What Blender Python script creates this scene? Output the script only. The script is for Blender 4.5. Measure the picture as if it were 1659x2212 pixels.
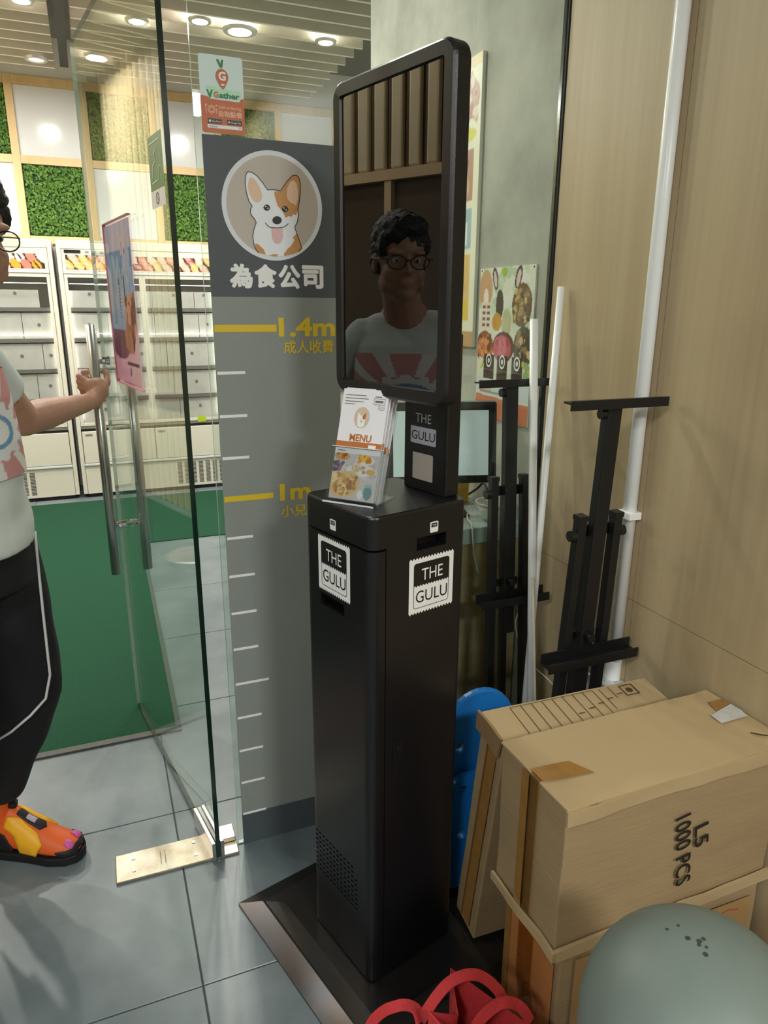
import bpy, bmesh, math, random
import numpy as np
from mathutils import Vector, Matrix, noise as mnoise

for _o in list(bpy.data.objects): bpy.data.objects.remove(_o, do_unlink=True)
scene = bpy.context.scene
COL = scene.collection
random.seed(7)
R = math.radians

# ------------------------------------------------------------------ camera
PITCH, ROLL, YAW, CAMH, FPX = 16.085, 0.324, 22.0, 1.446, 1530.0
cam_d = bpy.data.cameras.new('camera'); cam = bpy.data.objects.new('camera', cam_d); COL.objects.link(cam)
_th, _ya, _ro = R(PITCH), R(YAW), R(ROLL)
_fw = Vector((math.sin(_ya)*math.cos(_th), math.cos(_ya)*math.cos(_th), -math.sin(_th)))
_r0 = Vector((math.cos(_ya), -math.sin(_ya), 0)); _u0 = _r0.cross(_fw)
_r = _r0*math.cos(_ro) + _u0*math.sin(_ro); _u = _u0*math.cos(_ro) - _r0*math.sin(_ro)
cam.matrix_world = Matrix(((_r.x, _u.x, -_fw.x, 0), (_r.y, _u.y, -_fw.y, 0), (_r.z, _u.z, -_fw.z, CAMH), (0, 0, 0, 1)))
cam_d.sensor_fit = 'HORIZONTAL'; cam_d.sensor_width = 36.0; cam_d.lens = FPX*36.0/1659.0
cam_d.clip_start = 0.02; cam_d.clip_end = 60
scene.camera = cam

# ------------------------------------------------------------------ world, view
w = bpy.data.worlds.new('world'); scene.world = w; w.use_nodes = True
w.node_tree.nodes['Background'].inputs[0].default_value = (0.75, 0.85, 1.0, 1)
w.node_tree.nodes['Background'].inputs[1].default_value = 0.05
vs = scene.view_settings
vs.view_transform = 'Standard'; vs.look = 'None'; vs.gamma = 1.0; vs.use_curve_mapping = False
vs.exposure = 0.0
try: scene.cycles.transparent_max_bounces = 24
except Exception: pass

# ------------------------------------------------------------------ lights of the place (corridor panels; shop downlights sit in their fixtures below)
SHOP_W = 12.3      # one shop downlight
HALL_W = 78.0      # one corridor panel
SHOP_C = (1.0, 0.972, 0.90)
HALL_C = (0.96, 1.0, 0.98)
HALL_LAMPS = [(0.62, -1.9, 2.74), (-1.5, -0.9, 2.74)]
for _p in HALL_LAMPS:
    _l = bpy.data.lights.new('corridor_light', 'AREA'); _l.shape = 'RECTANGLE'; _l.size = 0.55; _l.size_y = 0.55
    _l.energy = HALL_W if _p[0] > 0 else HALL_W*0.65; _l.color = HALL_C
    _lo = bpy.data.objects.new('corridor_light', _l); COL.objects.link(_lo); _lo.location = (_p[0], _p[1], _p[2]-0.03)

# ------------------------------------------------------------------ materials
def lin(c, a=1.0):
    def f(v):
        v = v/255.0
        return v/12.92 if v <= 0.04045 else ((v+0.055)/1.055)**2.4
    return (f(c[0]), f(c[1]), f(c[2]), a)

_M = {}
def mat(name, rgb, rough=0.5, metal=0.0, spec=0.5, var=None, bump=None, emit=None, trans=None, stretch=(1, 1, 1), coord='Object', alpha=None, coat=0.0, rgb2=None):
    """var=(noise scale, amount) colour variation towards rgb2 or darker; bump=(noise scale, strength)"""
    if name in _M: return _M[name]
    m = bpy.data.materials.new(name); m.use_nodes = True; nt = m.node_tree; b = nt.nodes['Principled BSDF']
    b.inputs['Base Color'].default_value = lin(rgb); b.inputs['Roughness'].default_value = rough; b.inputs['Metallic'].default_value = metal
    b.inputs['Specular IOR Level'].default_value = spec
    if coat: b.inputs['Coat Weight'].default_value = coat
    if emit: b.inputs['Emission Color'].default_value = lin(emit[0]); b.inputs['Emission Strength'].default_value = emit[1]
    if alpha is not None: b.inputs['Alpha'].default_value = alpha
    if var or bump:
        tc = nt.nodes.new('ShaderNodeTexCoord'); mp = nt.nodes.new('ShaderNodeMapping'); mp.inputs['Scale'].default_value = stretch
        if coord == 'World':
            gn = nt.nodes.new('ShaderNodeNewGeometry'); nt.links.new(gn.outputs['Position'], mp.inputs['Vector'])
        else: nt.links.new(tc.outputs[coord], mp.inputs['Vector'])
    if var:
        n = nt.nodes.new('ShaderNodeTexNoise'); n.inputs['Scale'].default_value = var[0]; n.inputs['Detail'].default_value = 6; n.inputs['Roughness'].default_value = 0.6
        nt.links.new(mp.outputs[0], n.inputs['Vector'])
        r = nt.nodes.new('ShaderNodeValToRGB'); r.color_ramp.elements[0].position = 0.3; r.color_ramp.elements[1].position = 0.72
        c2 = rgb2 if rgb2 else tuple(max(0, x*(1-var[1])) for x in rgb)
        r.color_ramp.elements[0].color = lin(c2); r.color_ramp.elements[1].color = lin(rgb)
        nt.links.new(n.outputs['Fac'], r.inputs['Fac']); nt.links.new(r.outputs['Color'], b.inputs['Base Color'])
    if bump:
        n2 = nt.nodes.new('ShaderNodeTexNoise'); n2.inputs['Scale'].default_value = bump[0]; n2.inputs['Detail'].default_value = 4
        nt.links.new(mp.outputs[0], n2.inputs['Vector'])
        bp = nt.nodes.new('ShaderNodeBump'); bp.inputs['Strength'].default_value = bump[1]; bp.inputs['Distance'].default_value = 0.01
        nt.links.new(n2.outputs['Fac'], bp.inputs['Height']); nt.links.new(bp.outputs['Normal'], b.inputs['Normal'])
    _M[name] = m
    return m

def glass(name, tint=(236, 245, 240), ior=1.5, gloss=1.0, rough=0.0, base=0.0, graze=0.55):
    """clear sheet: transparent with a Fresnel mirror reflection"""
    if name in _M: return _M[name]
    m = bpy.data.materials.new(name); m.use_nodes = True; nt = m.node_tree
    nt.nodes.remove(nt.nodes['Principled BSDF']); out = nt.nodes['Material Output']
    t = nt.nodes.new('ShaderNodeBsdfTransparent'); t.inputs[0].default_value = lin(tint)
    g = nt.nodes.new('ShaderNodeBsdfGlossy'); g.inputs['Roughness'].default_value = rough; g.inputs['Color'].default_value = (gloss, gloss, gloss, 1)
    # Schlick reflection from the angle of view, the same on both sides of the sheet
    ge = nt.nodes.new('ShaderNodeNewGeometry'); dt = nt.nodes.new('ShaderNodeVectorMath'); dt.operation = 'DOT_PRODUCT'
    nt.links.new(ge.outputs['Incoming'], dt.inputs[0]); nt.links.new(ge.outputs['Normal'], dt.inputs[1])
    def mth(op, a_, b_):
        q = nt.nodes.new('ShaderNodeMath'); q.operation = op
        for i_, x_ in enumerate((a_, b_)):
            if x_ is None: continue
            if isinstance(x_, (int, float)): q.inputs[i_].default_value = x_
            else: nt.links.new(x_, q.inputs[i_])
        return q.outputs[0]
    r0 = ((ior-1)/(ior+1))**2 + base
    c = mth('ABSOLUTE', dt.outputs['Value'], None); c = mth('SUBTRACT', 1.0, c); c = mth('POWER', c, 5.0); c = mth('MULTIPLY', c, (1-r0)*graze); c = mth('ADD', c, r0)
    mx = nt.nodes.new('ShaderNodeMixShader'); nt.links.new(c, mx.inputs[0])
    nt.links.new(t.outputs[0], mx.inputs[1]); nt.links.new(g.outputs[0], mx.inputs[2]); nt.links.new(mx.outputs[0], out.inputs['Surface'])
    _M[name] = m
    return m

def vcol(name, rough=0.5, spec=0.3):
    if name in _M: return _M[name]
    m = bpy.data.materials.new(name); m.use_nodes = True; nt = m.node_tree; b = nt.nodes['Principled BSDF']
    a = nt.nodes.new('ShaderNodeAttribute'); a.attribute_name = 'Col'; nt.links.new(a.outputs['Color'], b.inputs['Base Color'])
    b.inputs['Roughness'].default_value = rough; b.inputs['Specular IOR Level'].default_value = spec
    _M[name] = m
    return m

def wood_mat(name, a, b_, rough=0.45, scale=7.0, vertical=True, coord='Object'):
    if name in _M: return _M[name]
    m = bpy.data.materials.new(name); m.use_nodes = True; nt = m.node_tree; b = nt.nodes['Principled BSDF']
    tc = nt.nodes.new('ShaderNodeTexCoord'); mp = nt.nodes.new('ShaderNodeMapping')
    mp.inputs['Scale'].default_value = (1, 1, 0.035) if vertical else (0.05, 1, 1)
    n = nt.nodes.new('ShaderNodeTexNoise'); n.inputs['Scale'].default_value = scale; n.inputs['Detail'].default_value = 8; n.inputs['Roughness'].default_value = 0.62
    n2 = nt.nodes.new('ShaderNodeTexNoise'); n2.inputs['Scale'].default_value = scale*9; n2.inputs['Detail'].default_value = 3
    mx = nt.nodes.new('ShaderNodeMath'); mx.operation = 'MULTIPLY_ADD'; mx.inputs[1].default_value = 0.35; 
    r = nt.nodes.new('ShaderNodeValToRGB'); r.color_ramp.elements[0].position = 0.42; r.color_ramp.elements[1].position = 0.9
    r.color_ramp.elements[0].color = lin(b_); r.color_ramp.elements[1].color = lin(a)
    nt.links.new(tc.outputs[coord], mp.inputs[0]); nt.links.new(mp.outputs[0], n.inputs['Vector']); nt.links.new(mp.outputs[0], n2.inputs['Vector'])
    nt.links.new(n2.outputs['Fac'], mx.inputs[0]); nt.links.new(n.outputs['Fac'], mx.inputs[2]); nt.links.new(mx.outputs[0], r.inputs['Fac'])
    nt.links.new(r.outputs['Color'], b.inputs['Base Color']); b.inputs['Roughness'].default_value = rough
    _M[name] = m
    return m

# ------------------------------------------------------------------ objects
def tag(o, label=None, cat=None, group=None, kind=None):
    if label: o['label'] = label
    if cat: o['category'] = cat
    if group: o['group'] = group
    if kind: o['kind'] = kind
    return o

def empty(name, loc=(0, 0, 0), rz=0.0, label=None, cat=None, group=None, kind=None, parent=None):
    o = bpy.data.objects.new(name, None); COL.objects.link(o); o.location = loc; o.rotation_euler = (0, 0, rz)
    o.empty_display_size = 0.05
    if parent: o.parent = parent
    return tag(o, label, cat, group, kind)

def link_mesh(name, me, m=None, parent=None, smooth=False, bevel=0.0, seg=2):
    o = bpy.data.objects.new(name, me); COL.objects.link(o)
    if m is not None:
        for mm in (m if isinstance(m, (list, tuple)) else [m]): me.materials.append(mm)
    if parent: o.parent = parent
    if smooth:
        for p in me.polygons: p.use_smooth = True
    if bevel:
        md = o.modifiers.new('bevel', 'BEVEL'); md.width = bevel; md.segments = seg; md.limit_method = 'ANGLE'; md.angle_limit = R(40)
    return o

def copy_tree(o, parent=None):
    c = o.copy(); COL.objects.link(c); c.parent = parent
    for ch in list(o.children): copy_tree(ch, c)
    return c

def bake(o):
    """apply an object's modifiers and return the mesh"""
    bpy.context.view_layer.update()
    dg = bpy.context.evaluated_depsgraph_get()
    me = bpy.data.meshes.new_from_object(o.evaluated_get(dg))
    return me

class B:
    def __init__(s): s.bm = bmesh.new()
    def face(s, vs_, mi=0):
        f = s.bm.faces.new([s.bm.verts.new(v) for v in vs_]); f.material_index = mi; return f
    def box(s, x0, x1, y0, y1, z0, z1, M=None, mi=0):
        c = [(x, y, z) for x in (x0, x1) for y in (y0, y1) for z in (z0, z1)]
        v = [s.bm.verts.new((M @ Vector(p)) if M else p) for p in c]
        for q in ((0, 1, 3, 2), (4, 6, 7, 5), (0, 4, 5, 1), (2, 3, 7, 6), (0, 2, 6, 4), (1, 5, 7, 3)):
            f = s.bm.faces.new([v[i] for i in q]); f.material_index = mi
        return s
    def rings(s, rs, cap=True, closed=False, mi=0):
        V = [[s.bm.verts.new(p) for p in r] for r in rs]; n = len(V[0])
        for a, b in zip(V, V[1:] + ([V[0]] if closed else [])):
            for i in range(n):
                f = s.bm.faces.new((a[i], a[(i+1) % n], b[(i+1) % n], b[i])); f.material_index = mi
        if cap and not closed:
            f = s.bm.faces.new(V[0][::-1]); f.material_index = mi
            f = s.bm.faces.new(V[-1]); f.material_index = mi
        return s
    def cyl(s, p0, p1, r0, r1=None, n=16, cap=True, mi=0):
        p0, p1 = Vector(p0), Vector(p1); r1 = r0 if r1 is None else r1
        d = (p1-p0).normalized(); a = d.orthogonal().normalized(); b = d.cross(a)
        rs = [[p + (a*math.cos(2*math.pi*i/n) + b*math.sin(2*math.pi*i/n))*r for i in range(n)] for p, r in ((p0, r0), (p1, r1))]
        return s.rings(rs, cap, mi=mi)
    def tube(s, pts, r, n=10, cap=True, closed=False, flat=None):
        pts = [Vector(p) for p in pts]; m = len(pts); rs = []; a = None
        for i, p in enumerate(pts):
            if closed: d = pts[(i+1) % m]-pts[i-1]
            else: d = pts[min(i+1, m-1)]-pts[max(i-1, 0)]
            d.normalize()
            a = d.orthogonal().normalized() if a is None else (a - d*a.dot(d)).normalized()
            b = d.cross(a); rr = r[i] if isinstance(r, (list, tuple)) else r
            rs.append([p + (a*math.cos(2*math.pi*k/n) + b*math.sin(2*math.pi*k/n))*rr for k in range(n)])
        return s.rings(rs, cap, closed)
    def ribbon(s, pts, wvec, t=0.0015):
        """flat strap of width vector(s) wvec and thickness t along pts"""
        pts = [Vector(p) for p in pts]; rs = []; m = len(pts)
        for i, p in enumerate(pts):
            d = (pts[min(i+1, m-1)]-pts[max(i-1, 0)]).normalized(); wv = Vector(wvec[i] if isinstance(wvec, list) else wvec)/2; nn = d.cross(wv).normalized()*t/2
            rs.append([p-wv-nn, p+wv-nn, p+wv+nn, p-wv+nn])
        return s.rings(rs)
    def ellip(s, c, r, M=None, nu=20, nv=12, mi=0):
        c = Vector(c); rs = []
        for j in range(1, nv):
            ph = math.pi*j/nv
            ring = [Vector((r[0]*math.sin(ph)*math.cos(2*math.pi*i/nu), r[1]*math.sin(ph)*math.sin(2*math.pi*i/nu), -r[2]*math.cos(ph))) for i in range(nu)]
            rs.append([c + (M @ p if M else p) for p in ring])
        s.rings(rs, True, mi=mi)
        return s
    def prism(s, poly, fr, h0, h1, mi=0):
        a = [fr.p(x, y, h0) for x, y in poly]; b = [fr.p(x, y, h1) for x, y in poly]
        return s.rings([a, b], mi=mi)
    def obj(s, name, m=None, parent=None, smooth=False, bevel=0.0, seg=2, recalc=True):
        if recalc: bmesh.ops.recalc_face_normals(s.bm, faces=s.bm.faces)
        me = bpy.data.meshes.new(name); s.bm.to_mesh(me); s.bm.free()
        return link_mesh(name, me, m, parent, smooth, bevel, seg)

class Fr:
    """a flat frame: origin, right, up; normal = right x up looks at the reader"""
    def __init__(s, o, u, v): s.o, s.u, s.v = Vector(o), Vector(u).normalized(), Vector(v).normalized(); s.n = s.u.cross(s.v)
    def p(s, x, y, h=0.0): return s.o + s.u*x + s.v*y + s.n*h

def rrect(x0, y0, x1, y1, r, n=5):
    pts = []
    for cx, cy, a in ((x1-r, y0+r, -90), (x1-r, y1-r, 0), (x0+r, y1-r, 90), (x0+r, y0+r, 180)):
        for i in range(n+1):
            t = R(a + 90*i/n); pts.append((cx+r*math.cos(t), cy+r*math.sin(t)))
    return pts
def circ(cx, cy, rx, ry=None, n=40, a0=0): 
    ry = rx if ry is None else ry
    return [(cx+rx*math.cos(2*math.pi*i/n+a0), cy+ry*math.sin(2*math.pi*i/n+a0)) for i in range(n)]

_TX = {}
def text_geo(t, bold=0.0):
    k = (t, bold)
    if k in _TX: return _TX[k]
    cu = bpy.data.curves.new('t', 'FONT'); cu.body = t; cu.size = 1.0; cu.offset = bold; cu.fill_mode = 'FRONT'; cu.resolution_u = 4
    o = bpy.data.objects.new('t', cu); COL.objects.link(o)
    bpy.context.view_layer.update(); dg = bpy.context.evaluated_depsgraph_get()
    me = bpy.data.meshes.new_from_object(o.evaluated_get(dg))
    v = np.array([p.co[:] for p in me.vertices]) if len(me.vertices) else np.zeros((0, 3)); f = [tuple(p.vertices) for p in me.polygons]
    bpy.data.objects.remove(o, do_unlink=True); bpy.data.curves.remove(cu); bpy.data.meshes.remove(me)
    _TX[k] = (v, f)
    return _TX[k]

class D:
    """flat print on a frame: shapes of one colour gathered into one mesh"""
    def __init__(s, fr): s.bm = bmesh.new(); s.fr = fr
    def poly(s, pts, h=0.0): s.bm.faces.new([s.bm.verts.new(s.fr.p(x, y, h)) for x, y in pts]); return s
    def rect(s, x0, y0, x1, y1, h=0.0): return s.poly([(x0, y0), (x1, y0), (x1, y1), (x0, y1)], h)
    def ring(s, outer, inner, h=0.0):
        n = len(outer); a = [s.bm.verts.new(s.fr.p(x, y, h)) for x, y in outer]; b = [s.bm.verts.new(s.fr.p(x, y, h)) for x, y in inner]
        for i in range(n): s.bm.faces.new((a[i], a[(i+1) % n], b[(i+1) % n], b[i]))
        return s
    def stroke(s, pts, wd, h=0.0):
        L, Rr = [], []
        for i, p in enumerate(pts):
            a, b = pts[max(i-1, 0)], pts[min(i+1, len(pts)-1)]; dx, dy = b[0]-a[0], b[1]-a[1]; l = math.hypot(dx, dy) or 1
            L.append((p[0]-dy/l*wd/2, p[1]+dx/l*wd/2)); Rr.append((p[0]+dy/l*wd/2, p[1]-dx/l*wd/2))
        a = [s.bm.verts.new(s.fr.p(x, y, h)) for x, y in L]; b = [s.bm.verts.new(s.fr.p(x, y, h)) for x, y in Rr]
        for i in range(len(pts)-1): s.bm.faces.new((a[i], b[i], b[i+1], a[i+1]))
        return s
    def text(s, t, x0, y0, x1, y1, h=0.0, bold=0.0, fit=True, skew=0.0, fat=0.0):
        """letters filling the box x0..x1, y0..y1 (fit=False keeps the letters' own proportions, left aligned)"""
        v, f = text_geo(t, bold)
        if len(v) == 0: return s
        mn, mx = v.min(0), v.max(0); sy = (y1-y0)/max(1e-6, mx[1]-mn[1]); sx = (x1-x0)/max(1e-6, mx[0]-mn[0]) if fit else sy
        for j in range(9 if fat else 1):
            ox, oy, hh = (fat*math.cos(j*math.pi/4), fat*math.sin(j*math.pi/4), h+j*0.00003) if fat and j else (0.0, 0.0, h)
            vs_ = [s.bm.verts.new(s.fr.p(x0+ox+(p[0]-mn[0])*sx+skew*(p[1]-mn[1])*sy, y0+oy+(p[1]-mn[1])*sy, hh)) for p in v]
            for q in f:
                try: s.bm.faces.new([vs_[i] for i in q])
                except ValueError: pass
        return s
    def obj(s, name, m, parent=None):
        me = bpy.data.meshes.new(name); s.bm.to_mesh(me); s.bm.free()
        return link_mesh(name, me, m, parent)

class Canvas:
    """small painted print: colours on the points of a fine grid (flat print of posters, leaflets, signs)"""
    def __init__(s, nx, ny, bg=(255, 255, 255)):
        s.nx, s.ny = nx, ny; s.u, s.v = np.meshgrid(np.linspace(0, 1, nx), np.linspace(0, 1, ny)); s.c = np.zeros((ny, nx, 3)); s.c[:] = bg
        s.rng = np.random.default_rng(3); s.asp = 1.0
    def put(s, m, col, a=1.0): s.c[m] = s.c[m]*(1-a) + np.array(col)*a; return s
    def ell(s, cx, cy, rx, ry, col, rot=0.0, a=1.0):
        x, y = s.u-cx, (s.v-cy)/s.asp; c, q = math.cos(rot), math.sin(rot); X, Y = x*c+y*q, -x*q+y*c
        return s.put((X/rx)**2+(Y/(ry/s.asp))**2 < 1, col, a)
    def rect(s, x0, y0, x1, y1, col, a=1.0): return s.put((s.u >= x0) & (s.u <= x1) & (s.v >= y0) & (s.v <= y1), col, a)
    def rough(s, x0, y0, x1, y1, n, cols, r0, r1):
        for _ in range(n):
            s.ell(s.rng.uniform(x0, x1), s.rng.uniform(y0, y1), s.rng.uniform(r0, r1), s.rng.uniform(r0, r1)*0.7, cols[s.rng.integers(len(cols))], s.rng.uniform(0, 3))
        return s
    def obj(s, name, fr, w_, h_, m, parent=None, hgt=0.0, fn=None):
        P = np.array(fr.o)[None, None]+np.array(fr.u)[None, None]*(s.u*w_)[..., None]+np.array(fr.v)[None, None]*(s.v*h_)[..., None]+np.array(fr.n)[None, None]*hgt if fn is None else fn(s.u, s.v)
        idx = np.arange(s.nx*s.ny).reshape(s.ny, s.nx)
        F = np.stack([idx[:-1, :-1], idx[:-1, 1:], idx[1:, 1:], idx[1:, :-1]], -1).reshape(-1, 4)
        me = bpy.data.meshes.new(name); me.from_pydata(P.reshape(-1, 3).tolist(), [], F.tolist())
        at = me.color_attributes.new('Col', 'FLOAT_COLOR', 'POINT')
        c = np.clip(s.c/255.0, 0, 1); c = np.where(c <= 0.04045, c/12.92, ((c+0.055)/1.055)**2.4)
        at.data.foreach_set('color', np.concatenate([c, np.ones((s.ny, s.nx, 1))], -1).astype(np.float32).reshape(-1))
        return link_mesh(name, me, m, parent, smooth=True)

def cut(o, cutter_b):
    """carve the cutter's boxes out of o"""
    c = cutter_b.obj('cutter', None, o.parent); md = o.modifiers.new('b', 'BOOLEAN'); md.operation = 'DIFFERENCE'; md.object = c; md.solver = 'EXACT'
    me = bake(o); old = o.data; o.modifiers.clear(); o.data = me; bpy.data.objects.remove(c, do_unlink=True)
    return o

def fuse(name, b, voxel, m, parent=None, smooth_it=3, disp=None):
    """melt overlapping shapes into one continuous smooth skin"""
    o = b.obj(name); md = o.modifiers.new('r', 'REMESH'); md.mode = 'VOXEL'; md.voxel_size = voxel
    sm = o.modifiers.new('s', 'SMOOTH'); sm.iterations = smooth_it; sm.factor = 0.5
    me = bake(o); bpy.data.objects.remove(o, do_unlink=True)
    if disp:
        n = len(me.vertices); co = np.empty(n*3); me.vertices.foreach_get('co', co); co = co.reshape(-1, 3); no = np.empty(n*3); me.vertices.foreach_get('normal', no); no = no.reshape(-1, 3)
        d = np.array([disp(Vector(p)) for p in co]); co = co+no*d[:, None]; me.vertices.foreach_set('co', co.reshape(-1)); me.update()
    me.name = name
    return link_mesh(name, me, m, parent, smooth=True)

# ================================================================== setting
GY = 1.683                       # the glass front
M_grout = mat('grout', (70, 74, 76), 0.9)
M_tile = mat('stone_tile', (132, 141, 144), 0.32, var=(2.3, 0.3), rgb2=(88, 100, 105), bump=(6, 0.03), coord='World', spec=0.45)
M_wood = wood_mat('oak_laminate', (198, 178, 143), (174, 152, 117), 0.42, 7.0, coord='Object')
M_wood2 = wood_mat('oak_frame', (224, 196, 150), (205, 174, 124), 0.5, 9.0)
M_conc = mat('concrete_plaster', (192, 192, 180), 0.75, var=(3.2, 0.24), bump=(14, 0.12), coord='World')
M_white = mat('white_paint', (238, 238, 234), 0.5)
M_gwhite = mat('white_gloss_board', (216, 218, 220), 0.12)
M_dark = mat('dark_metal', (40, 42, 44), 0.5)
M_slatg = mat('ceiling_slat_grey', (216, 210, 198), 0.55)
M_slatc = mat('ceiling_slat_edge', (244, 238, 224), 0.5)
M_flute = wood_mat('fluted_oak', (228, 210, 170), (202, 182, 140), 0.4, 10.0)
M_panelb = mat('brown_gloss_panel', (98, 82, 62), 0.12, var=(2, 0.12))
M_plen = mat('ceiling_void_grey', (120, 122, 120), 0.8)
M_hall = mat('corridor_plaster', (160, 156, 148), 0.7)
M_glass = glass('clear_glass', (244, 249, 246), 1.5)
M_gedge = mat('glass_cut_edge', (14, 40, 30), 0.15, spec=0.6)
M_gedge2 = mat('glass_polished_edge', (196, 214, 206), 0.15, spec=0.6)

def struct(name, b, m, **k):
    return tag(b.obj(name, m, **k), kind='structure')

# floor: a grout bed with separate stone tiles
fl = struct('floor', B().box(-2.7, 2.7, -3.7, 6.6, -0.12, -0.003), M_grout)
tile_src = B().box(0.0, 0.5965, 0.0, 0.5965, -0.02, 0.0).obj('tile', M_tile, fl, bevel=0.0012, seg=1)
tile_src.location = (0.0917, 1.2787, 0)
for i in range(-4, 4):
    for j in range(-8, 9):
        if (i, j) != (0, 0):
            t = tile_src.copy(); COL.objects.link(t); t.location = (0.0917+0.6*i, 1.2787+0.6*j, 0)

# side wall, wood laminate boards with fine joints
wr = struct('wall_right', B().box(1.159, 1.32, -3.6, GY-0.012, 0, 2.75), M_dark)
yb = [GY-0.014, 1.2465, 0.0465, -1.1535, -2.3535, -3.5535]
for a, b_ in zip(yb, yb[1:]):
    for z0, z1 in ((0.0, 0.7672), (0.7688, 2.75)):
        B().box(1.155, 1.1595, b_+0.0008, a-0.0008, z0, z1).obj('panel', M_wood, wr)
struct('trim_1', B().box(1.1515, 1.17, GY-0.012, GY-0.0065, 0, 2.75), M_dark)
wc = struct('wall_shop_right', B().box(1.158, 2.62, GY+0.012, 3.035, 0, 3.3), M_conc)
struct('wall_shop_far_right', B().box(2.62, 2.72, 3.035, 6.4, 0, 3.3), M_white)

# shop end wall: oak grid with white boards and leaf boards
wb = struct('wall_back', B().box(-1.45, 2.62, 6.315, 6.42, 0, 3.3), M_white)
cols = [-0.375+0.491*k for k in range(-2, 7)]
for x in cols:
    if -1.36 < x: B().box(x-0.027, x+0.027, 6.285, 6.315, 1.9, 3.03).obj('grid_post', M_wood2, wb)
for z0, z1 in ((1.90, 1.955), (2.452, 2.507), (2.972, 3.03)):
    for a, b_ in zip(cols, cols[1:]):
        B().box(a+0.028, b_-0.028, 6.287, 6.315, z0, z1).obj('grid_rail', M_wood2, wb)
rng = np.random.default_rng(11)
def leaf_board(nx=0.436, nz=0.462, n=1500):
    V, F, C = [], [], []
    V += [(0, 0, 0), (nx, 0, 0), (nx, 0, nz), (0, 0, nz)]; F.append((0, 1, 2, 3)); C += [(30, 62, 18)]*4
    for _ in range(n):
        c = Vector((rng.uniform(0.006, nx-0.006), -rng.uniform(0.003, 0.022), rng.uniform(0.006, nz-0.006)))
        a = rng.uniform(0, 6.283); l = rng.uniform(0.009, 0.016); wd = l*0.62
        d = Vector((math.cos(a), rng.uniform(-0.6, 0.1), math.sin(a))).normalized(); s_ = Vector((-math.sin(a), rng.uniform(-0.5, 0.5), math.cos(a))).normalized()
        k = len(V); V += [tuple(c-d*l), tuple(c+s_*wd), tuple(c+d*l), tuple(c-s_*wd)]; F.append((k, k+1, k+2, k+3))
        g = rng.uniform(0, 1); C += [(56+52*g, 98+46*g, 30+32*g)]*4
    me = bpy.data.meshes.new('leaf_board'); me.from_pydata(V, [], F)
    at = me.color_attributes.new('Col', 'FLOAT_COLOR', 'POINT'); at.data.foreach_set('color', [q for c in C for q in lin(c)])
    me.materials.append(vcol('leaf_print', 0.55)); return me
leaf_me = leaf_board()
wp = None
for k, (a, b_) in enumerate(zip(cols, cols[1:])):
    for r_, (z0, z1) in enumerate(((1.957, 2.45), (2.509, 2.97))):
        if (k + r_) % 2 == 0:
            o = bpy.data.objects.new('leaf_board', leaf_me); COL.objects.link(o); o.parent = wb; o.location = (a+0.028, 6.312, z0); o.scale = ((b_-a-0.056)/0.436, 1, (z1-z0)/0.462)
            o['kind'] = 'stuff'
        else:
            B().box(a+0.028, b_-0.028, 6.298, 6.315, z0, z1).obj('white_board', M_gwhite, wb)

# shop side wall: fluted oak over brown panels
wl = struct('wall_left', B().box(-1.5, -1.36, GY+0.012, 6.4, 0, 3.3), mat('fluting_back_shaded', (104, 86, 58), 0.7))  # backing coloured dark brown to give the gaps between flutes their shade
fl_hi = B().box(-1.36, -1.325, 0, 0.062, 2.07, 3.16); fl_lo = B().box(-1.36, -1.325, 0, 0.062, 0.0, 3.16)
hi_o = fl_hi.obj('slat', M_flute, wl, bevel=0.01); lo_o = fl_lo.obj('slat', M_flute, wl, bevel=0.01)
hi_o.location.y = 1.75; lo_o.location.y = 3.55
for k in range(1, 18): c = hi_o.copy(); COL.objects.link(c); c.location.y = 1.75+0.1*k
for k in range(1, 23): c = lo_o.copy(); COL.objects.link(c); c.location.y = 3.55+0.1*k
B().box(-1.36, -1.31, 1.72, 3.52, 2.02, 2.066).obj('rail', M_wood2, wl)
for y in (1.74, 2.62, 3.5): B().box(-1.36, -1.315, y-0.02, y+0.02, 0, 2.019).obj('mullion', M_wood2, wl)
for a, b_ in ((1.762, 2.598), (2.642, 3.478)): B().box(-1.36, -1.345, a, b_, 0, 2.019).obj('panel', M_panelb, wl)

# shop ceiling: void with hanging slats
ce = struct('ceiling', B().box(-1.5, 2.72, GY+0.012, 6.42, 3.3, 3.4), M_plen)
def slat_mesh(l):
    b = B(); b.box(0, l, -0.010, 0.010, 0.0, 0.15)
    for f in b.bm.faces:
        f.material_index = 1 if f.calc_center_median().z < 0.001 else 0
    return b
sr = slat_mesh(1.685).obj('slat', [M_slatg, M_slatc], ce); sr.location = (0.07, 5.916, 3.0)
sl = slat_mesh(1.24).obj('slat', [M_slatg, M_slatc], ce); sl.location = (-1.285, 5.916, 3.0)
for k in range(1, 25):
    for s0 in (sr, sl): c = s0.copy(); COL.objects.link(c); c.location.y = 5.916-0.1667*k
B().box(-0.012, 0.042, 1.75, 5.98, 3.03, 3.10).obj('light_track', M_dark, ce)

# glass front: fixed panes, header
def pane(name, x0, x1, z0, z1, edge=M_gedge2):
    b = B(); b.box(x0, x1, GY-0.006, GY+0.006, z0, z1)
    b.bm.normal_update()
    for f in b.bm.faces: f.material_index = 0 if abs(f.normal.y) > 0.5 else (2 if f.normal.x > 0.5 else 1)
    o = b.obj(name, [M_glass, edge, M_gedge]); return tag(o, kind='structure')
pane('window_1', 0.245, 1.148, 0.004, 2.75)
pane('window_2', -1.34, -0.715, 0.004, 2.75)
pane('window_3', -0.705, 0.236, 2.2, 2.75)
struct('wall_front_header', B().box(-1.5, 2.12, GY-0.1, GY+0.1, 2.7505, 3.3), M_hall)
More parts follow.
